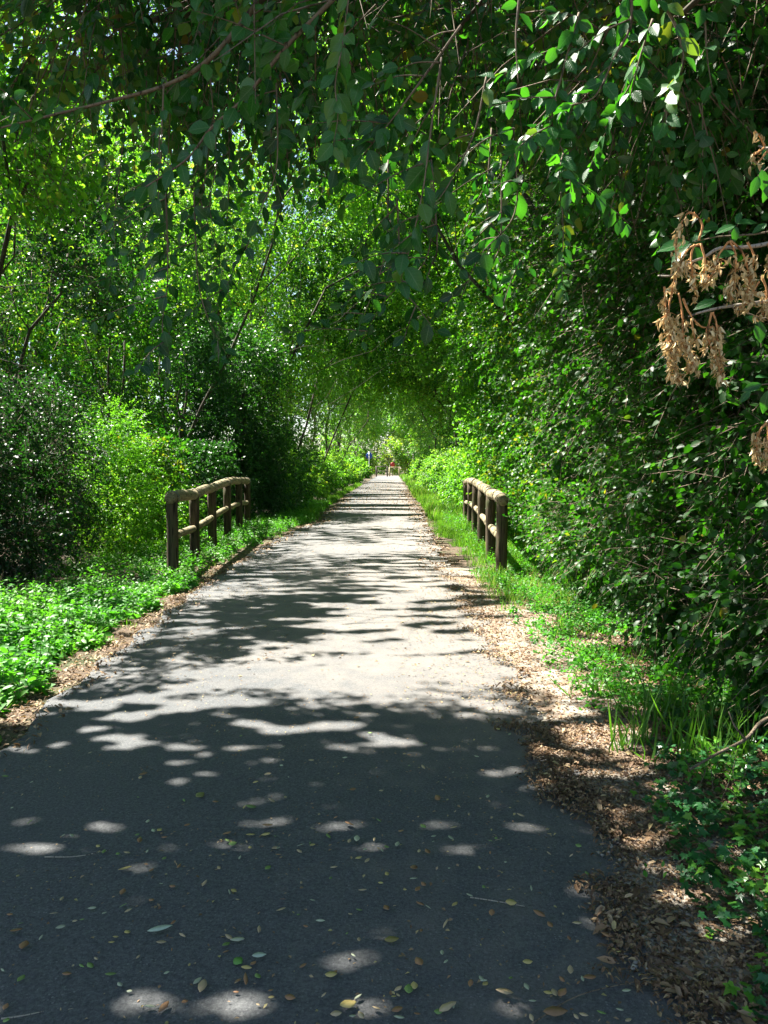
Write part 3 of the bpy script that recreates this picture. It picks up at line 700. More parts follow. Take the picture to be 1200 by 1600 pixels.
tree('locust_sapling', 'feathery bright green sapling just behind the left railing', (-4.35, 12.0), [(-4.3, 11.6, .7, .6, .7, .6), (-4.35, 12.0, 1.35, .6, .6, .55), (-4.5, 12.2, 1.9, .45, .5, .5), (-4.0, 12.9, .5, .5, .9, .5), (-4.2, 14.0, .6, .6, .9, .5)],
     2600, 'lime', .038, 16, .30, .025, 'quad', cat='sapling', tint=.5, gaps=.1, cz=False, asp=.42, droop=.1)
tree('broadleaf_bush', 'mid green bush behind the middle of the left railing', (-5.2, 14.6, -.6), [(-5.0, 14.2, 1.2, 1.0, 1.1, 1.2), (-5.2, 14.8, 2.8, 1.2, 1.2, 1.2), (-5.6, 14.2, 4.2, 1.3, 1.3, 1.1)], 3600, 'hedge', .055, 12, .38, .05, cat='bush', tint=.6, gaps=.25, trunks=3, keepfn=left_keep, cz=False, filt='high')
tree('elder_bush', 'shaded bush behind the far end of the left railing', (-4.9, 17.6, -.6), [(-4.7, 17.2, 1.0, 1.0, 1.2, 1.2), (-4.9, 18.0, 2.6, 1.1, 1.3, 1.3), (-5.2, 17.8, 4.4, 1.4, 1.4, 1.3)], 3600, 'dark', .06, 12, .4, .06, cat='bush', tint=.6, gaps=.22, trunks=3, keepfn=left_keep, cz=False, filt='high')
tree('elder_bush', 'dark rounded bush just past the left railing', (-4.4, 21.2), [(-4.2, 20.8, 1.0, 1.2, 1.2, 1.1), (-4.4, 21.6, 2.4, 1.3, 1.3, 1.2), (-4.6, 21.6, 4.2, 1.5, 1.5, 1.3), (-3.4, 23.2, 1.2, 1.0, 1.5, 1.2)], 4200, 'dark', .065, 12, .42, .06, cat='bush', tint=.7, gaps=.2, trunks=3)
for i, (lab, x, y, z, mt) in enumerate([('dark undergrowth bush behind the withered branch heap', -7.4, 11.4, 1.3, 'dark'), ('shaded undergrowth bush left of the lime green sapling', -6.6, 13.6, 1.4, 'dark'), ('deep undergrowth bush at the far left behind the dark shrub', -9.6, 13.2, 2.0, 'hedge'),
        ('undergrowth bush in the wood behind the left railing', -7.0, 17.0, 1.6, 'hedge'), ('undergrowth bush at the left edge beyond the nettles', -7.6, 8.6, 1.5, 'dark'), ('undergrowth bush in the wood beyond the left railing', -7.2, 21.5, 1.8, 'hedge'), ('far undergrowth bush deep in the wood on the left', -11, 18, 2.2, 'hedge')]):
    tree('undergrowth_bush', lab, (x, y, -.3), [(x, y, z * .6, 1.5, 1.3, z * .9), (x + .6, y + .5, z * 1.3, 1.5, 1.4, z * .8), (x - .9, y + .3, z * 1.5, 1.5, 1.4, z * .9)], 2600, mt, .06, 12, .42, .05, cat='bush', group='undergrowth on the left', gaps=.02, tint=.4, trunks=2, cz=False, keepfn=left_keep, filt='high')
# tall trees behind them on the left
lt = [('tall tree behind the dark shrub at the left edge', -10.6, 10.5, 7.5), ('tall light green tree behind the leaning tree', -9.6, 14.5, 9), ('tall tree behind the left railing', -8.3, 18.6, 11), ('tall tree deep in the wood left of the railing', -12.5, 14, 13), ('second tall tree deep in the wood left of the railing', -12.5, 19, 14), ('leafy tree far left beyond the nettle bank', -10.5, 6.4, 9)]
for i, (lab, x, y, h) in enumerate(lt):
    tree('broadleaf_tree', lab, (x, y), lobes_in((x, y, h * .58), (1.9, 1.9, h * .36), 9, 1.8, 20 + i) + [(x, y, 1.8, 1.9, 1.9, 1.8)], 2700, 'lime', .085, 12, .55, .07, group=TREES, gaps=.2, tint=.65, filt=True)

for i, (lab, b, lo, mt, n) in enumerate([
    ('tree leaning over the path from behind the hedge before the right railing', (5.0, 9.6), [(2.6, 9.4, 6.6, 1.5, 1.6, 1.0), (1.2, 9.8, 7.6, 1.8, 1.7, 1.0), (-.8, 10.0, 8.2, 1.9, 1.8, 1.0), (-2.8, 10.4, 8.6, 1.9, 1.8, 1.0), (-4.6, 10.6, 8.4, 1.7, 1.7, 1.0), (3.2, 8.0, 7.0, 1.6, 1.6, 1.1), (0, 7.8, 8.0, 1.9, 1.6, .9), (-2.4, 8.0, 8.4, 1.9, 1.6, .9)], 'hedge', 4600),
    ('tree leaning over the path from behind the middle of the right railing', (5.2, 14), [(3.0, 13.4, 6.8, 1.8, 1.8, 1.2), (1.2, 13.8, 8.0, 2.0, 1.9, 1.2), (-1.0, 14.0, 9.0, 2.0, 1.9, 1.2), (-3.4, 14.2, 9.4, 2.1, 1.9, 1.2), (-5.2, 13.2, 8.8, 1.8, 1.8, 1.2)], 'lime', 3800),
    ('tree leaning over the path from behind the left railing', (-6.2, 18.5), [(-4.2, 18, 6.4, 1.9, 1.8, 1.4), (-2.4, 18.2, 8.0, 2.0, 1.9, 1.4), (-.2, 18.4, 9.4, 2.2, 2, 1.4), (2.0, 18.2, 9.4, 2.2, 2, 1.5), (-4.4, 19, 9.6, 2.2, 2, 1.6)], 'lime', 4400)]):
    tree('arching_tree', lab, b, lo, int(n * 1.3), mt, .075, 12, .5, .055, group=TREES, gaps=.16, tint=.6, filt=True, lean=(0, 0))
# ------------------------------------------------------------------ the long tunnel of trees
words = ['first', 'second', 'third', 'fourth', 'fifth', 'sixth', 'seventh', 'eighth', 'ninth', 'tenth', 'eleventh', 'twelfth', 'thirteenth', 'fourteenth']
ysL = [25, 29.5, 34, 39.5, 46, 53, 61, 70, 80, 91]
for side, sg in (('left', -1), ('right', 1)):
    for i, y in enumerate(ysL):
        y = y + rng.uniform(-.8, .8) + (1.5 if sg > 0 else 0)
        h = rng.uniform(12, 15); x0 = -.62 + sg * (4.3 + rng.uniform(-.2, .5)); lf = .075 + .0011 * (y - 22)
        lo = [(x0 + sg * .3, y, 1.5, 1.5, 2.4, 1.5), (x0 - sg * .3, y + .6, 3.6, 1.7, 2.4, 1.6), (x0 - sg * 1.0, y, 6.2, 2.2, 2.5, 1.8), (x0 - sg * 2.0, y + .5, 8.0, 2.4, 2.4, 1.8), (x0, y, 9.4, 2.4, 2.4, 1.9), (x0 - sg * 1.4, y + .3, h - 2, 2.5, 2.4, 2.0), (x0 + sg * 1.8, y, 7.6, 2.0, 2.2, 2.2), (x0 - sg * 2.6, y - .4, 6.3, 1.6, 2.0, 1.1)]
        mt = ['far', 'lime', 'far', 'hedge' if i < 3 else 'far'][(i + (sg > 0)) % 4]
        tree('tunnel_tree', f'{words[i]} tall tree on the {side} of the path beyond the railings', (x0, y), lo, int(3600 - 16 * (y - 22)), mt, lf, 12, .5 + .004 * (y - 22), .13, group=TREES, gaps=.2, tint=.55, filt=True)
for i, (x, y, sg, mt, nn) in enumerate([(-5.4, 23.5, -1, 'lime', 5200), (4.6, 24.8, 1, 'hedge', 5200), (-5.2, 31.5, -1, 'far', 4200), (4.2, 36, 1, 'lime', 3800), (-5, 43, -1, 'lime', 3200), (4, 49, 1, 'far', 3000), (-4.6, 58, -1, 'far', 2600)]):
    lo = [(x * .6, y - .4, 4.8, 1.7, 1.6, 1.2), (-x * .2 - .4, y - .6, 5.8, 1.7, 1.4, 1.0), (x * .15 - .3, y, 6.2, 2.0, 1.7, 1.3), (-x * .25 - .4, y + .4, 7.6, 2.0, 1.7, 1.3), (x * .5, y + .2, 8.6, 2.3, 1.8, 1.6), (-x * .1 - .4, y + .6, 9.8, 2.6, 2.0, 1.6), (x * .6, y + .4, 11.6, 2.8, 2.2, 2.0), (-x * .3, y + 1, 12.2, 2.6, 2.2, 2.0), (x * .1, y + 1.4, 14.6, 3.2, 2.4, 2.2)]
    tree('arching_tree', f'{words[i // 2]} tree arching right over the path from the {"left" if sg < 0 else "right"} beyond the railings', (x, y), lo, int(nn * 1.45), mt, .08 + .0012 * (y - 22), 12, .52, .055, group=TREES, gaps=.14, tint=.55, filt=True, lean=(-x * .4, 0))
# low bushes at the foot of the trees
for side, sg in (('left', -1), ('right', 1)):
    for i, y in enumerate([26, 31, 37, 44, 52, 62, 74, 88]):
        y = y + rng.uniform(-1, 1); x0 = -.62 + sg * (2.9 + rng.uniform(-.15, .3))
        lo = [(x0, y, .6, .7, 1.3, .8), (x0 + sg * .5, y + 1, 1.3, .8, 1.3, .9)]
        tree('roadside_bush', f'{words[i]} low bush at the {side} edge of the far path', (x0 + sg * .3, y), lo, 900, 'lime' if (i + (sg > 0)) % 2 else 'far', .06 + .001 * (y - 22), 12, .4, .03, cat='bush', group='low bushes along the far path', gaps=.15, tint=.6, trunks=2)
# outer rows and the trees that close the end
for i, (x, y, h) in enumerate([(-12, 26, 15), (-12, 33, 16), (-12, 42, 16), (-12, 54, 17), (-12, 70, 18), (11, 12, 12), (11, 20, 14), (11, 29, 15), (11, 38, 16), (11, 50, 17), (11, 66, 18), (10, 3, 11)]):
    s = 'left' if x < 0 else 'right'
    tree('background_tree', f'tall background tree number {i + 1} filling the wood on the {s}'.replace(f'number {i+1} ', f'{words[i if i < 5 else i - 5]} from the camera '), (x, y), lobes_in((x, y, h * .55), (2.2, 3, h * .4), 9, 2.3, 60 + i), 2600, 'far' if i % 2 else 'hedge', .15, 12, .8, .18, group=TREES, gaps=.15, tint=.5)
for x, y, h, lab in ((-8.5, 46, 23, 'tallest background tree filling the upper gap left of the middle'), (-4.5, 66, 24, 'very tall background tree above the middle of the tunnel'), (-9, 34, 19, 'tall rounded background tree behind the left tunnel trees')):
    tree('background_tree', lab, (x, y), lobes_in((x, y, h * .66), (3, 3, h * .3), 12, 2.8, int(h)), 4200, 'far', .14, 12, .8, .1, group=TREES, gaps=.05, tint=.5, filt=True)
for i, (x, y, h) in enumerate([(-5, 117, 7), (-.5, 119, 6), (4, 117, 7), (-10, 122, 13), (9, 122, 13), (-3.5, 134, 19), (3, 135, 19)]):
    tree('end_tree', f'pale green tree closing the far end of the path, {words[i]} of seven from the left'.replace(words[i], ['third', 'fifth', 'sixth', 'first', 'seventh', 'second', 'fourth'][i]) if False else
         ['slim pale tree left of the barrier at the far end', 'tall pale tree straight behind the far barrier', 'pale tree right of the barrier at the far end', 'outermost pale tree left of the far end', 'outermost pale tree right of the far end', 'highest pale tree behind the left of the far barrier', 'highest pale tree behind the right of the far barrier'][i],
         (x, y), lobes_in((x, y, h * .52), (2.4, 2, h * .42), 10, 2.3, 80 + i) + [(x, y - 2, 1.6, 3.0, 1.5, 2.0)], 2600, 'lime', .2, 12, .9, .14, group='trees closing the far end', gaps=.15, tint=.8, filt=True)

# ------------------------------------------------------------------ ground plants
def scatter(n, x0, x1, y0, y1, dens=None):
    x = rng.uniform(x0, x1, n); y = y0 + (y1 - y0) * rng.random(n)
    k = np.ones(n, bool) if dens is None else rng.random(n) < dens(x, y)
    x, y = x[k], y[k]; return np.column_stack([x, y, ground_z(x, y)])
# nettles on the left bank
def d_net(x, y): 
    e = edge_l(y) - .10 - .28 * noise(np.stack([x, y], 1), .7, 61)
    return smooth((e - x) / .12) * (noise(np.stack([x, y], 1), .9, 62) > .08)
lv = Leaves(); tw = Tubes()
q = scatter(5600, -5.6, -2.2, 3.3, 9.6, lambda x, y: d_net(x, y) * (y < 7.7 + np.maximum(0, x + 4.1) * 1.6)); hgt = rng.uniform(.14, .34, len(q)) * (.75 + .5 * noise(q[:, :2], .6, 63)) * (.55 + .45 * smooth((edge_l(q[:, 1]) - .4 - q[:, 0]) / .8))
ax = np.tile([0, 0, 1.], (len(q), 1)) + rng.normal(size=(len(q), 3)) * .18
sprays(lv, q, ax, hgt, 10, .074 * rng.uniform(.6, 1.25, len(q)), .5, .35 + .5 * noise(q[:, :2], .8, 64), up=True)
tw.batch(q, q + ax * (hgt * .5)[:, None], q + ax * (hgt)[:, None], np.full(len(q), .0022))
q = scatter(6500, -4.4, -1.7, 9.6, 30, lambda x, y: d_net(x, y) * (x > np.where(y > 21, -3.2, -4.5))); hgt = rng.uniform(.10, .26, len(q))
ax = np.tile([0, 0, 1.], (len(q), 1)) + rng.normal(size=(len(q), 3)) * .25
sprays(lv, q, ax, hgt, 8, .06, .5, .5 + .4 * noise(q[:, :2], .8, 64), up=True)
o = lv.build('nettle_bank', LEAF['nettle'], None, 'oval', .3, .2); tag(o, 'dense bank of bright green nettles on the left verge', 'nettles', kind='stuff')
o2 = tw.build('nettle_stem', TWIG, o)
# grasses
def blades(lv, q, h, n, w=.006, tint=.5, bend=.5):
    m = len(q)
    Pn = np.repeat(q, n, 0) + np.column_stack([rng.normal(size=(m * n, 2)) * .035, np.zeros(m * n)])
    hh = np.repeat(np.broadcast_to(h, (m,)), n) * rng.uniform(.3, 1.25, m * n)
    D = np.column_stack([rng.normal(size=(m * n, 2)) * .6, np.ones(m * n)])
    a = rng.uniform(0, 6.28, m * n); Nn = np.column_stack([-np.cos(a) * .9, -np.sin(a) * .9, np.full(m * n, .35)])
    Nn = -unit(D * [1, 1, 0] + 1e-3) * .8 + Nn * .25 + [0, 0, .3]
    tt_ = np.clip(np.repeat(np.broadcast_to(tint, (m,)), n) + rng.normal(size=m * n) * .15, 0, 1)
    lv.add(Pn, unit(D), unit(-Nn * [1, 1, -1]), hh, w * rng.uniform(.7, 1.3, m * n), tt_)
lv = Leaves()
e1 = lambda x, y: np.exp(-((x - (edge_l(y) - .30)) / .13) ** 2) * .3
blades(lv, scatter(1800, -3.2, -2.0, 3.2, 20, e1), .07, 14, .004, .5)
blades(lv, scatter(1800, -2.9, -1.7, 20, 60, lambda x, y: smooth((edge_l(y) - .1 - x) / .2)), .16, 10, .012, .6)
o = lv.build('grass_fringe', LEAF['grass'], None, 'blade', .5, .15); tag(o, 'short grass fringing the left edge of the path', 'grass', kind='stuff')
lv = Leaves()
gr = lambda x, y: smooth((x - edge_r(y) - .12 - .4 * noise(np.stack([x, y], 1), .5, 65) * (y < 15)) / .2) * (noise(np.stack([x, y], 1), 1.1, 69) > .3) * smooth((y - 9.6) / 3.5)
blades(lv, scatter(3000, .7, 2.3, 10.2, 21, gr), .15, 12, .006, .58)
blades(lv, scatter(3200, .6, 2.4, 21, 45, gr), .28, 9, .014, .7)
blades(lv, scatter(1800, .6, 2.2, 45, 104, gr), .35, 8, .03, .7)
o = lv.build('verge_grass', LEAF['grass'], None, 'blade', .55, .15); tag(o, 'tall lime green grass on the sunny right verge along the railing', 'grass', kind='stuff')
lv = Leaves()
blades(lv, scatter(330, 1.05, 2.2, 7.4, 10.4, lambda x, y: (noise(np.stack([x, y], 1), 1.2, 66) > .45) * 1.), .15, 12, .005, .74)
blades(lv, scatter(140, 1.25, 2.0, 4.2, 7.6, lambda x, y: smooth((x - 1.15) / .3) * (noise(np.stack([x, y], 1), .9, 67) > .6)), .13, 8, .006, .6)
blades(lv, scatter(40, 1.1, 1.75, 3.5, 4.8, lambda x, y: (noise(np.stack([x, y], 1), .9, 68) > .3) * 1.), .24, 8, .011, .25)
o = lv.build('hedge_grass', LEAF['grass'], None, 'blade', .7, .15); tag(o, 'loose grass tufts at the foot of the right hedge', 'grass', kind='stuff')
# low weeds on the right
lv = Leaves()
q = scatter(3600, .9, 2.3, 4.2, 10.5, lambda x, y: smooth((x - 1.0) / .45) * (noise(np.stack([x, y], 1), .8, 70) > .2))
sprays(lv, q, np.tile([0, 0, 1.], (len(q), 1)) + rng.normal(size=(len(q), 3)) * .5, rng.uniform(.05, .2, len(q)), 8, .04, .6, .5, up=True)
q = scatter(2400, .95, 2.3, 10, 30, lambda x, y: smooth((x - 1.15) / .3) * (noise(np.stack([x, y], 1), .7, 71) > .3))
sprays(lv, q, np.tile([0, 0, 1.], (len(q), 1)) + rng.normal(size=(len(q), 3)) * .4, rng.uniform(.1, .35, len(q)), 8, .045, .6, .6, up=True)
o = lv.build('weeds', LEAF['nettle'], None, 'oval', .3, .2); tag(o, 'low broad-leaved weeds under the right hedge and along the verge', 'weeds', kind='stuff')

# ivy patch (lobed leaves)
def lobed_leaves(name, Pn, D, Nn, L, T, mat, parent=None):
    th = np.array([-180, -140, -112, -85, -58, -36, -14, 0, 14, 36, 58, 85, 112, 140]) * math.pi / 180
    rr = np.array([.12, .42, .55, .38, .72, .50, .66, 1.0, .66, .50, .72, .38, .55, .42])
    D = unit(D); S = unit(np.cross(Nn, D)); Nn = np.cross(D, S); n = len(Pn); c = len(th) + 1
    V = [Pn]
    for a, r in zip(th, rr):
        V.append(Pn + D * (L * .62 * r * math.cos(a))[:, None] + S * (L * .62 * r * math.sin(a))[:, None] + Nn * (L * (.06 * abs(math.sin(a)) - .13 * r * r))[:, None])
    V = np.stack(V, 1).reshape(-1, 3); k = np.arange(1, c); k2 = np.roll(k, -1)
    f = np.stack([np.zeros(c - 1, int), k, k2], 1)
    return mesh_object(name, V, [(f[None] + (np.arange(n) * c)[:, None, None]).reshape(-1, 3)], mat, parent, np.repeat(T, c), True)
def d_ivy(x, y):
    lim = np.interp(y, [1.6, 2.1, 2.6, 3.1, 3.6, 4.2], [.95, .90, .92, 1.02, 1.2, 1.4]) + .22 * (noise(np.stack([x, y], 1), 1.1, 72) - .5)
    return smooth((x - lim) / .12) * (noise(np.stack([x, y], 1), 1.6, 73) > .22)
q = scatter(8500, .8, 2.4, 1.5, 4.6, d_ivy); q[:, 2] = np.maximum(q[:, 2], .0) + rng.uniform(.01, .11, len(q)) * (.4 + noise(q[:, :2], 1.5, 74))
a = rng.uniform(0, 6.28, len(q)); D = np.column_stack([np.cos(a), np.sin(a), -.2 + 0 * a]); Nn = np.column_stack([rng.normal(size=(len(q), 2)) * .35, np.ones(len(q))])
Nn[:, 1] -= .25
T = np.clip(.3 + .25 * rng.normal(size=len(q)) + .5 * (noise(q[:, :2], 2.2, 75) > .62), 0, 1)
o = lobed_leaves('ivy', q, D, Nn, rng.uniform(.028, .062, len(q)), T, LEAF['ivy']); tag(o, 'dark green ivy creeping over the litter in the lower right corner', 'ivy', kind='stuff')

# ------------------------------------------------------------------ leaf litter
def litter(lv, q, L, tint=(.15, .95), flat=.35):
    n = len(q); a = rng.uniform(0, 6.28, n); D = np.column_stack([np.cos(a), np.sin(a), rng.normal(size=n) * flat])
    Nn = np.column_stack([rng.normal(size=(n, 2)) * flat, np.ones(n)]); LL = L * rng.uniform(.45, 1.4, n)
    lv.add(q, unit(D), unit(Nn), LL, LL * rng.uniform(.3, .65, n), rng.uniform(*tint, n))
def surf(q, up=.012):
    on = (q[:, 0] > edge_l(q[:, 1])) & (q[:, 0] < edge_r(q[:, 1])); q[:, 2] = np.where(on, .016, np.maximum(q[:, 2], np.where(q[:, 0] > 0, -.006, -.03))) + rng.uniform(.002, up, len(q)); return q
lv = Leaves()
dr = lambda x, y: np.clip(smooth((x - edge_r(y) + .20 + .22 * (noise(np.stack([x, y], 1), 1.3, 80) - .5)) / .22), 0, 1) * (.6 + .4 * (noise(np.stack([x, y], 1), 1.7, 81) > .3))
litter(lv, surf(scatter(80000, .4, 2.2, 1.5, 4.2, dr), .022), .017, (.05, .9)); litter(lv, surf(scatter(5000, .4, 2.2, 1.5, 4.2, dr), .03), .034)
litter(lv, surf(scatter(36000, .4, 2.3, 4.2, 10, dr), .02), .026)
litter(lv, surf(scatter(14000, -2.9, -1.8, 3.0, 12, lambda x, y: np.exp(-((x - edge_l(y) + .10) / .16) ** 2)), .02), .034, (.3, .95))
litter(lv, surf(scatter(5000, -2.7, -1.5, 12, 35, lambda x, y: np.exp(-((x - edge_l(y) - .05) / .2) ** 2)), .02), .055, (.3, .95))
litter(lv, surf(scatter(6000, .2, 1.4, 10, 45, lambda x, y: np.exp(-((x - edge_r(y) + .1) / .22) ** 2)), .02), .055, (.3, .95))
litter(lv, surf(scatter(3000, -2.2, 1.0, 24, 70), .02), .07, (.5, .95))
o = lv.build('leaf_litter', LEAF['litter'], None, 'oval', .5, .5); tag(o, 'brown leaf litter heaped along both edges of the path', 'leaf litter', kind='stuff')
lv = Leaves()
litter(lv, surf(scatter(9000, -2.1, .8, 1.5, 12, lambda x, y: .2 + .8 * noise(np.stack([x, y], 1), .6, 82)), .008), .013, (.5, 1), .25)
litter(lv, surf(scatter(1500, -2.1, .8, 5, 24), .006), .03, (.3, 1), .2)
litter(lv, surf(scatter(9000, .0, 1.6, 4.2, 10.5, lambda x, y: smooth((x + .1) / .8) * (.3 + .7 * noise(np.stack([x, y], 1), .9, 84))), .006), .018, (.4, 1), .15)
o = lv.build('leaf_crumbs', LEAF['litter'], None, 'quad', .2, .3); tag(o, 'tiny crumbs of dry leaf strewn over the asphalt', 'leaf crumbs', kind='stuff')
# small stones on the right verge
tb_v, tb_f = [], []
ph = (1 + 5 ** .5) / 2
ico = unit(np.array([(-1, ph, 0), (1, ph, 0), (-1, -ph, 0), (1, -ph, 0), (0, -1, ph), (0, 1, ph), (0, -1, -ph), (0, 1, -ph), (ph, 0, -1), (ph, 0, 1), (-ph, 0, -1), (-ph, 0, 1)], float))
icf = np.array([(0, 11, 5), (0, 5, 1), (0, 1, 7), (0, 7, 10), (0, 10, 11), (1, 5, 9), (5, 11, 4), (11, 10, 2), (10, 7, 6), (7, 1, 8), (3, 9, 4), (3, 4, 2), (3, 2, 6), (3, 6, 8), (3, 8, 9), (4, 9, 5), (2, 4, 11), (6, 2, 10), (8, 6, 7), (9, 8, 1)])
q = surf(scatter(9000, .5, 1.7, 1.6, 8.5, lambda x, y: smooth((x - edge_r(y) + .1) / .15) * (noise(np.stack([x, y], 1), 1.4, 83) > .45)), .004)
s = rng.uniform(.003, .010, len(q))[:, None, None] * (1 + .3 * rng.normal(size=(len(q), 12, 1))) * np.array([1, 1, .7])
V = q[:, None] + ico[None] * s
o = mesh_object('gravel_stones', V.reshape(-1, 3), [(icf[None] + (np.arange(len(q)) * 12)[:, None, None]).reshape(-1, 3)], paint('limestone', (.36, .33, .28), .9)); tag(o, 'pale limestone grit on the right verge', 'gravel', kind='stuff')

# single fallen leaves on the asphalt
LG = 'fallen leaves lying on the near asphalt'
kinds = {
 'yellow': (solid_leaf('fallen_yellow', (.60, .48, .18), (.4, .3, .05)), .030, .6, 'small yellow leaf lying on the near asphalt'),
 'brown': (solid_leaf('fallen_brown', (.40, .22, .11), (.2, .1, .04)), .034, .6, 'small curled brown leaf lying on the near asphalt'),
 'green': (solid_leaf('fallen_green', (.22, .34, .10), (.15, .3, .05)), .028, .65, 'small green leaf lying on the near asphalt'),
 'pale': (solid_leaf('fallen_pale', (.52, .56, .38), (.3, .3, .15)), .026, .5, 'small pale grey-green leaf lying on the near asphalt'),
 'tan': (solid_leaf('fallen_tan', (.60, .46, .27), (.3, .2, .1)), .030, .5, 'small tan leaf lying on the near asphalt')}
protos = {}
def one_leaf(mat, L, asp, curl, seed, name='fallen_leaf'):
    l = Leaves(); r = np.random.default_rng(seed)
    l.add(np.array([[-L / 2, 0, .004 + L * .1]]), np.array([[1., 0, .05 + .25 * curl]]), np.array([[.15 * r.normal(), .2 * r.normal(), 1.]]), L, L * asp, r.random())
    o = l.build(name, mat, None, 'fine', curl, -.5 * curl); 
    m = o.modifiers.new('thickness', 'SOLIDIFY'); m.thickness = .0008
    return o
for kk, (mt, L, asp, lab) in kinds.items():
    protos[kk] = [one_leaf(mt, L, asp * f, c, s) for s, (f, c) in enumerate(((1, .15), (.8, .45), (1.1, .3), (.55, .6)))]
used = set(); cnt = 0
special = [(250, 1457, 'pale_willow'), (868, 1587, 'brown_lump'), (372, 1506, 'green_broad'), (405, 1497, 'pale_oval'), (313, 1245, 'olive_lobed'), (612, 1472, 'olive_curled'), (682, 1490, None)]
def put(o, x, y, rz, tilt, sc):
    o.location = (x, y, .0205); o.rotation_euler = (tilt[0], tilt[1], rz); o.scale = (sc,) * 3
sp = {'pale_willow': (solid_leaf('willow_grey', (.55, .66, .5), (.2, .3, .1)), .075, .26, .12, 'long pale grey-green leaf, largest leaf lying on the near asphalt', 20),
      'brown_lump': (solid_leaf('dead_brown', (.30, .18, .09), (.2, .1, .05)), .065, .45, .2, 'crumpled brown leaf at the bottom edge of the picture, on the asphalt', 0),
      'green_broad': (solid_leaf('fresh_green', (.14, .34, .07), (.2, .4, .05)), .036, .8, .08, 'fresh green rounded leaf beside the long pale leaf on the asphalt', -40),
      'pale_oval': (solid_leaf('grey_oval', (.5, .6, .46), (.2, .3, .1)), .042, .42, .1, 'grey-green oval leaf right of the fresh green leaf', 5),
      'olive_lobed': (solid_leaf('olive', (.26, .27, .09), (.2, .2, .05)), .05, .7, .35, 'olive leaf with raised points alone on the dark asphalt', 60),
      'olive_curled': (solid_leaf('olive_brown', (.30, .25, .08), (.2, .2, .05)), .045, .5, .5, 'curled olive-brown leaf casting a small shadow on the asphalt', 10)}
for u, v, kk in special:
    if kk is None: continue
    mt, L, asp, cu, lab, rz = sp[kk]; o = one_leaf(mt, L, asp, cu, 5); g = G(u, v, .02); put(o, g[0], g[1], R(rz), (0, 0), 1); tag(o, lab, 'leaf', LG); cnt += 1
keys = list(kinds); wts = [.18, .24, .10, .20, .28]
while cnt < 296:
    u = rng.uniform(0, 1000); v = 1120 + 480 * rng.random() ** .8
    g = G(u, v, .02); x, y = g[0], g[1]
    if x > float(edge_r([y])[0]) - .05 or x < float(edge_l([y])[0]) + .03 or y > 8: continue
    if rng.random() > .25 + .75 * noise(np.array([[x, y]]), .8, 90)[0]: continue
    kk = keys[rng.choice(5, p=wts)]; j = int(rng.integers(0, 4)); pr = protos[kk][j]
    if (kk, j) in used: o = pr.copy(); COL.objects.link(o)
    else: o = pr; used.add((kk, j))
    put(o, x, y, rng.uniform(0, 6.28), (rng.normal() * .12, rng.normal() * .12), rng.uniform(.4, 1.15) + .5 * (rng.random() < .12)); tag(o, kinds[kk][3], 'leaf', LG); cnt += 1
for kk in protos:
    for j, pr in enumerate(protos[kk]):
        if (kk, j) not in used: bpy.data.objects.remove(pr)
# broken stalks on the asphalt
for (a, b, c, lab, mt) in (((70, 1339), (120, 1338), (172, 1328), 'thin dry yellow stalk lying across the left of the near asphalt', GREYTWIG), ((2, 1592), (35, 1587), (68, 1580), 'dry straw at the bottom left corner on the asphalt', GREYTWIG),
                       ((735, 1402), (775, 1408), (820, 1416), 'thin green leaf stalk on the asphalt near the litter edge', GREYTWIG), ((830, 1600), (905, 1555), (1010, 1530), 'brown twig on the litter at the lower right', TWIG)):
    t = Tubes(); pts = smoothpoly([G(*a, .02), G(*b, .028), G(*c, .02)], 5); t.add(pts, np.linspace(.0022, .0012, len(pts)), 6)
    tag(t.build('dry_stalk', mt), lab, 'stalk')

# ------------------------------------------------------------------ dry seed clusters on the right
def seed_branch(label, stem, hang, depth, extra=()):
    root = thing('seed_branch', label, 'branch', tuple(P(*stem[0][0], depth)), 0, 'dry seed clusters hanging from the right hedge'); o = np.array(root.location)
    t = Tubes()
    for s in stem:
        pts = smoothpoly([P(u, v, depth + dz) for (u, v), dz in zip(s, np.linspace(0, .03, len(s)))], 6); t.add(pts - o, np.linspace(.0055, .002, len(pts)), 7)
    t.build('branch', GREYTWIG, root)
    for (pts, dens, wid) in hang:
        c = smoothpoly([P(u, v, depth - .01) for u, v in pts], 7); t = Tubes(); t.add(c - o, np.linspace(.0028, .0014, len(c)), 6)
        seg = np.linalg.norm(np.diff(c, axis=0), axis=1); s = np.concatenate([[0], np.cumsum(seg)]); k = max(6, int(s[-1] * dens * .55))
        u = (.28 + .72 * rng.random(k) ** .8) * s[-1]; pos = np.stack([np.interp(u, s, c[:, i]) for i in range(3)], 1)
        off = rng.normal(size=(k, 3)) * wid * .62 * np.array([1, .8, .4]); tip = pos + off
        t.batch(pos - o, (pos + tip) / 2 - o + [0, 0, .004], tip - o, np.full(k, .0009))
        st = t.build('stalk', ORANGE, root)
        lv = Leaves(); D = np.column_stack([rng.normal(size=(k, 2)) * .45, -np.ones(k)]); Nn = unit(rng.normal(size=(k, 3)) + [0, -.6, .2])
        L = rng.uniform(.010, .021, k)
        for rep in range(2):       # two sides of the twisted wing
            lv.add(tip - o + rng.normal(size=(k, 3)) * .002, unit(D + rng.normal(size=(k, 3)) * .15), unit(Nn + (rng.normal(size=(k, 3)) * .9 if rep else 0)), L, L * rng.uniform(.3, .45, k), rng.uniform(0, 1, k))
        lv.build('seed_wings', LEAF['seed'], st, 'long', .5, .8)
    return root
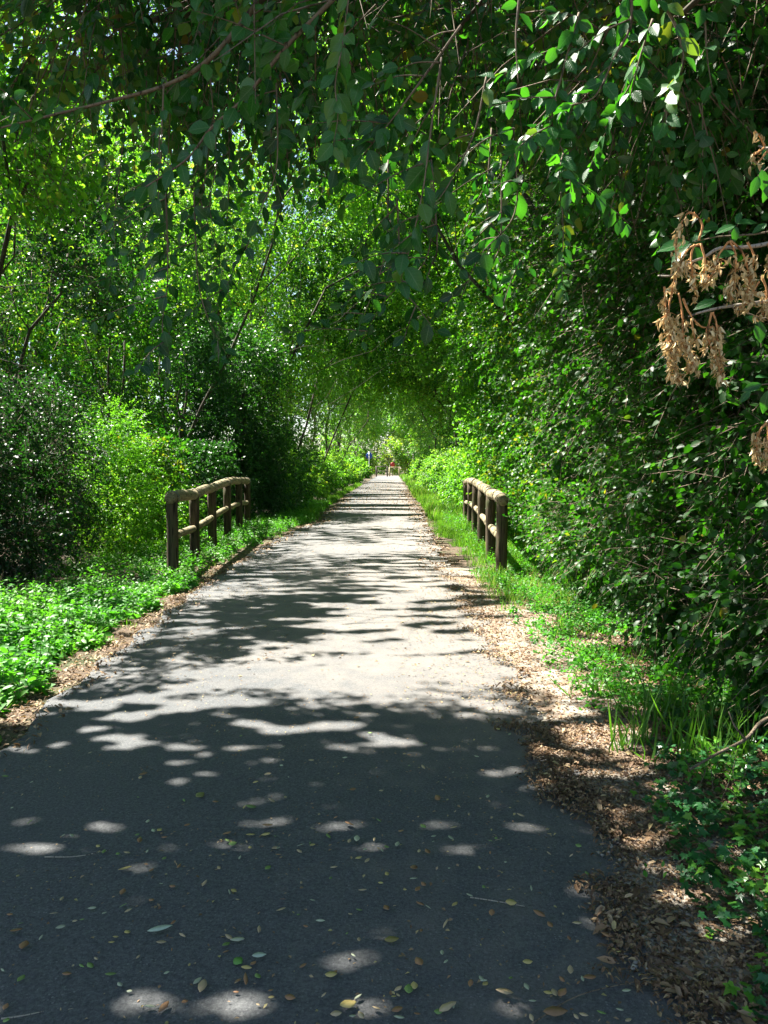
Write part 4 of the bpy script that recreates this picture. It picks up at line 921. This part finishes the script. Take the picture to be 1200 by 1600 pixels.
seed_branch('large dry tan seed clusters hanging in the sun before the right hedge',
    [[(1215, 378), (1170, 386), (1125, 388), (1100, 402), (1075, 412), (1050, 430), (1028, 431)], [(1210, 470), (1170, 475), (1130, 480), (1095, 488), (1075, 495)]],
    [([(1092, 375), (1097, 350), (1078, 332), (1064, 350), (1056, 385), (1058, 412)], 330, .010),
     ([(1092, 382), (1075, 390), (1060, 420), (1050, 450), (1040, 455)], 380, .010),
     ([(1085, 382), (1080, 400), (1082, 430), (1090, 465)], 500, .012), ([(1095, 380), (1102, 410), (1098, 440), (1112, 432)], 420, .012),
     ([(1138, 378), (1122, 400), (1115, 425), (1102, 440)], 500, .013), ([(1140, 376), (1150, 400), (1148, 430), (1142, 470)], 620, .016), ([(1142, 376), (1160, 395), (1170, 430), (1168, 460)], 420, .012),
     ([(1168, 378), (1178, 400), (1174, 425), (1176, 445)], 600, .010), ([(1186, 440), (1180, 450), (1165, 475), (1155, 482)], 700, .012), ([(1192, 435), (1198, 455), (1195, 485), (1185, 495)], 600, .012),
     ([(1052, 450), (1045, 480), (1046, 520), (1050, 560), (1062, 596)], 1150, .016), ([(1060, 458), (1066, 490), (1068, 530), (1082, 560), (1080, 578)], 950, .014), ([(1038, 448), (1040, 470), (1042, 500)], 600, .010),
     ([(1067, 466), (1078, 490), (1095, 510), (1115, 511)], 60, .004), ([(1112, 488), (1108, 505), (1104, 520), (1112, 545), (1122, 570), (1130, 597)], 700, .012), ([(1114, 488), (1120, 510), (1122, 540), (1128, 565)], 620, .009), ([(1080, 498), (1084, 520), (1087, 535)], 400, .005),
     ([(1200, 380), (1205, 400), (1200, 425)], 600, .010)], 1.9)
seed_branch('small dry seed cluster at the right edge below the large clusters', [[(1225, 660), (1205, 655), (1192, 668)]],
    [([(1198, 660), (1188, 672), (1182, 690), (1186, 720)], 700, .010), ([(1200, 662), (1200, 690), (1198, 730)], 700, .010)], 1.9)
seed_branch('bare tan flower stalks sticking out at the right edge above the seed clusters', [[(1225, 225), (1200, 232), (1185, 228)]],
    [([(1195, 230), (1182, 240), (1172, 245)], 160, .012), ([(1195, 228), (1188, 215), (1180, 205)], 160, .010), ([(1200, 235), (1188, 250), (1180, 258)], 160, .008)], 1.9)
# broad fresh leaves around the seed clusters
bl = thing('ash_shoot', 'shoot of large fresh leaves behind the dry seed clusters', 'shoot', tuple(P(1230, 380, 2.05))); bo = np.array(bl.location)
lv, tw = Leaves(), Tubes()
def big(u, v, du, dv, L, d=2.02):
    a = P(u, v, d) - bo; b = P(u + du, v + dv, d) - bo
    lv.add(a[None], unit(b - a)[None], unit(np.array([[-.25, -.8, .6]]) + rng.normal(size=(1, 3)) * .2), L, L * .5, .4 + .2 * rng.random())
for q in ((1078, 378, -50, 12, .085), (1080, 380, -35, 35, .075), (1082, 378, 30, -30, .06), (1085, 385, 20, 40, .07), (1150, 352, -28, 10, .055), (1152, 350, 30, -6, .055), (1150, 354, -2, 22, .04), (1150, 350, 5, -12, .035),
          (1198, 350, -15, 8, .04), (1185, 500, 5, 45, .06), (1165, 495, 35, 15, .05), (1120, 470, -40, 10, .06), (1150, 395, -40, 5, .06), (1190, 600, -30, 10, .05), (1200, 610, -8, 40, .06), (1180, 590, 28, -6, .04), (1172, 610, -18, 22, .04),
          (1185, 275, -12, 35, .05), (1190, 265, 8, 45, .055), (1180, 260, -10, -18, .035), (1198, 250, -4, -30, .04), (1200, 290, -6, 26, .04)):
    big(*q)
tw = Tubes(); tw.add(np.array(PP((1240, 355, 2.03), (1180, 366, 2.03), (1120, 370, 2.03), (1085, 378, 2.03))) + oo - bo, [.003, .0025, .002, .0015], 6); tw.build('twig', TWIG, bl)
tw = Tubes(); tw.add(np.array(PP((1240, 250, 2.03), (1200, 262, 2.03), (1185, 275, 2.03))) + oo - bo, [.003, .0025, .002], 6); tw.build('twig', TWIG, bl)
tw = Tubes(); tw.add(np.array(PP((1240, 590, 2.03), (1200, 600, 2.03), (1180, 602, 2.03))) + oo - bo, [.003, .0025, .002], 6); tw.build('twig', TWIG, bl)
tw = Tubes(); tw.add(np.array(PP((1240, 490, 2.03), (1190, 498, 2.03), (1130, 475, 2.03))) + oo - bo, [.003, .0025, .002], 6); tw.build('twig', TWIG, bl)
lv.build('leaves', LEAF['elm'], bl, 'fine', .2, .3)

# ------------------------------------------------------------------ small things by the verges
ds = thing('fallen_branch', 'bare brown branch sloping out of the right hedge above the ivy', 'branch', tuple(G(1080, 1200, .1))); do = np.array(ds.location)
t = Tubes(); pts = smoothpoly([G(1078, 1202, .12), P(1120, 1178, 3.35), P(1165, 1155, 3.4), P(1190, 1128, 3.45), P(1230, 1112, 3.5)], 6) - do
t.add(pts, np.linspace(.005, .010, len(pts)), 9, jit=.08); t.add(smoothpoly([pts[12], pts[12] + [-.05, 0, .06], pts[12] + [-.07, .02, .12]], 4), [.005] * 5 + [.003] * 4, 6); t.build('stem', TWIG, ds)
for (u, v, lab, n, hh, s) in ((1092, 1215, 'young sapling with fresh pointed leaves above the ivy', 6, .22, .045), (1150, 1245, 'slender young plant with pale leaves beside the sloping branch', 4, .24, .036), (1048, 1470, 'small green seedling on the litter left of the ivy', 2, .07, .03)):
    g = G(u, v + 15 if n > 2 else 1385, 0) if n > 2 else G(1055, 1385, 0)
    root = thing('seedling', lab, 'plant', (g[0], g[1], 0), 0, 'young plants on the right verge'); lv, tw = Leaves(), Tubes()
    for i in range(n):
        b = np.array([rng.normal() * .05, rng.normal() * .03, 0]); e = b + [rng.normal() * .05, rng.normal() * .03, hh * rng.uniform(.6, 1)]
        sprig(lv, tw, [b, (b + e) / 2 + [.01, 0, 0], e], s, .022, .002, .55, .7, (0, -.5, .8), 1, .1)
    lv.build('leaves', LEAF['nettle'], root, 'fine', .2, .3); tw.build('stem', TWIG, root)
# withered branches on the left
db = thing('withered_branch_heap', 'heap of cut branches with withered grey-brown leaves at the left edge', 'branch heap', tuple(G(40, 950, .1))); do = np.array(db.location)
lv, tw = Leaves(), Tubes()
for (pts) in ([(0, 875, 9.0), (18, 885, 8.95), (30, 905, 8.9), (28, 935, 8.9)], [(35, 940, 8.7), (50, 915, 8.7), (75, 908, 8.7), (100, 922, 8.7)], [(0, 925, 8.6), (30, 935, 8.6), (65, 948, 8.6)], [(60, 915, 8.9), (85, 915, 8.9), (120, 935, 8.9)],
             [(-20, 900, 9), (0, 905, 8.9), (20, 930, 8.9)], [(40, 925, 8.8), (60, 930, 8.8), (70, 945, 8.8)], [(-20, 930, 8.6), (10, 940, 8.6), (40, 950, 8.6)]):
    c = smoothpoly([P(*q) for q in pts], 6) - do; tw.add(c, np.linspace(.012, .004, len(c)), 6)
    for j in range(len(c)):
        for rep in range(9):
            b = c[j] + rng.normal(size=3) * .02
            lv.add(b[None], unit(np.array([[rng.normal() * .5, rng.normal() * .5, -1]])), unit(rng.normal(size=(1, 3)) + [0, -.5, .2]), rng.uniform(.05, .12), rng.uniform(.012, .03), rng.random())
lv.build('withered_leaves', LEAF['dead'], db, 'long', .6, .8); tw.build('branch', GREYTWIG, db)

# ------------------------------------------------------------------ far end: barriers and signs
dark = paint('dark_brown_wood', (.07, .05, .035), .7); pale = paint('pale_yellow_wood', (.42, .33, .16), .7); blue = paint('blue_sign_paint', (.02, .08, .45), .4); white = paint('white_sign_paint', (.75, .75, .72), .4); red = paint('red_sign_paint', (.5, .03, .02), .4)
GRP = 'barriers across the far end of the path'
def barrier(label, x0, x1, y, h, mat, r):
    root = thing('wooden_barrier', label, 'barrier', ((x0 + x1) / 2, y, 0), 0, GRP)
    for x in (x0, x1):
        t = Tubes(); t.add([(x - (x0 + x1) / 2, 0, z) for z in (-.2, .5, h + .06)], r, 10); t.build('post', mat, root)
    for k, z in enumerate((h, h * .55)):
        t = Tubes(); t.add([(x - (x0 + x1) / 2, -.02, z) for x in (x0 - .05, x1 + .05)], r * .6, 10)
        if k == 0 or mat is dark: t.build('rail' , mat, root)
    return root
barrier('dark brown wooden barrier on the left at the far end', -2.2, -.75, 102, 1.35, dark, .09)
barrier('pale yellow wooden barrier on the right at the far end', -.45, .85, 104, 1.25, pale, .09)
s = thing('sign_post', 'white pole with a blue round sign left of the far barriers', 'sign', (-3.1, 100, 0))
t = Tubes(); t.add([(0, 0, -.2), (0, 0, 1.5), (0, 0, 3.3)], .055, 10); t.build('pole', white, s)
def disc(r, z, y, mat, name, parent, n=24):
    t = Tubes(); t.add([(0, y, z), (0, y + .03, z)], r, n); return t.build(name, mat, parent, False)
disc(.42, 2.75, .09, blue, 'sign_plate', s); disc(.06, 2.75, .05, white, 'bracket', s)
s = thing('sign_post', 'small red round sign standing behind the pale barrier', 'sign', (-.05, 106, 0))
t = Tubes(); t.add([(0, 0, -.2), (0, 0, 1.0), (0, 0, 1.9)], .045, 10); t.build('pole', dark, s)
disc(.30, 1.62, -.09, red, 'sign_plate', s)
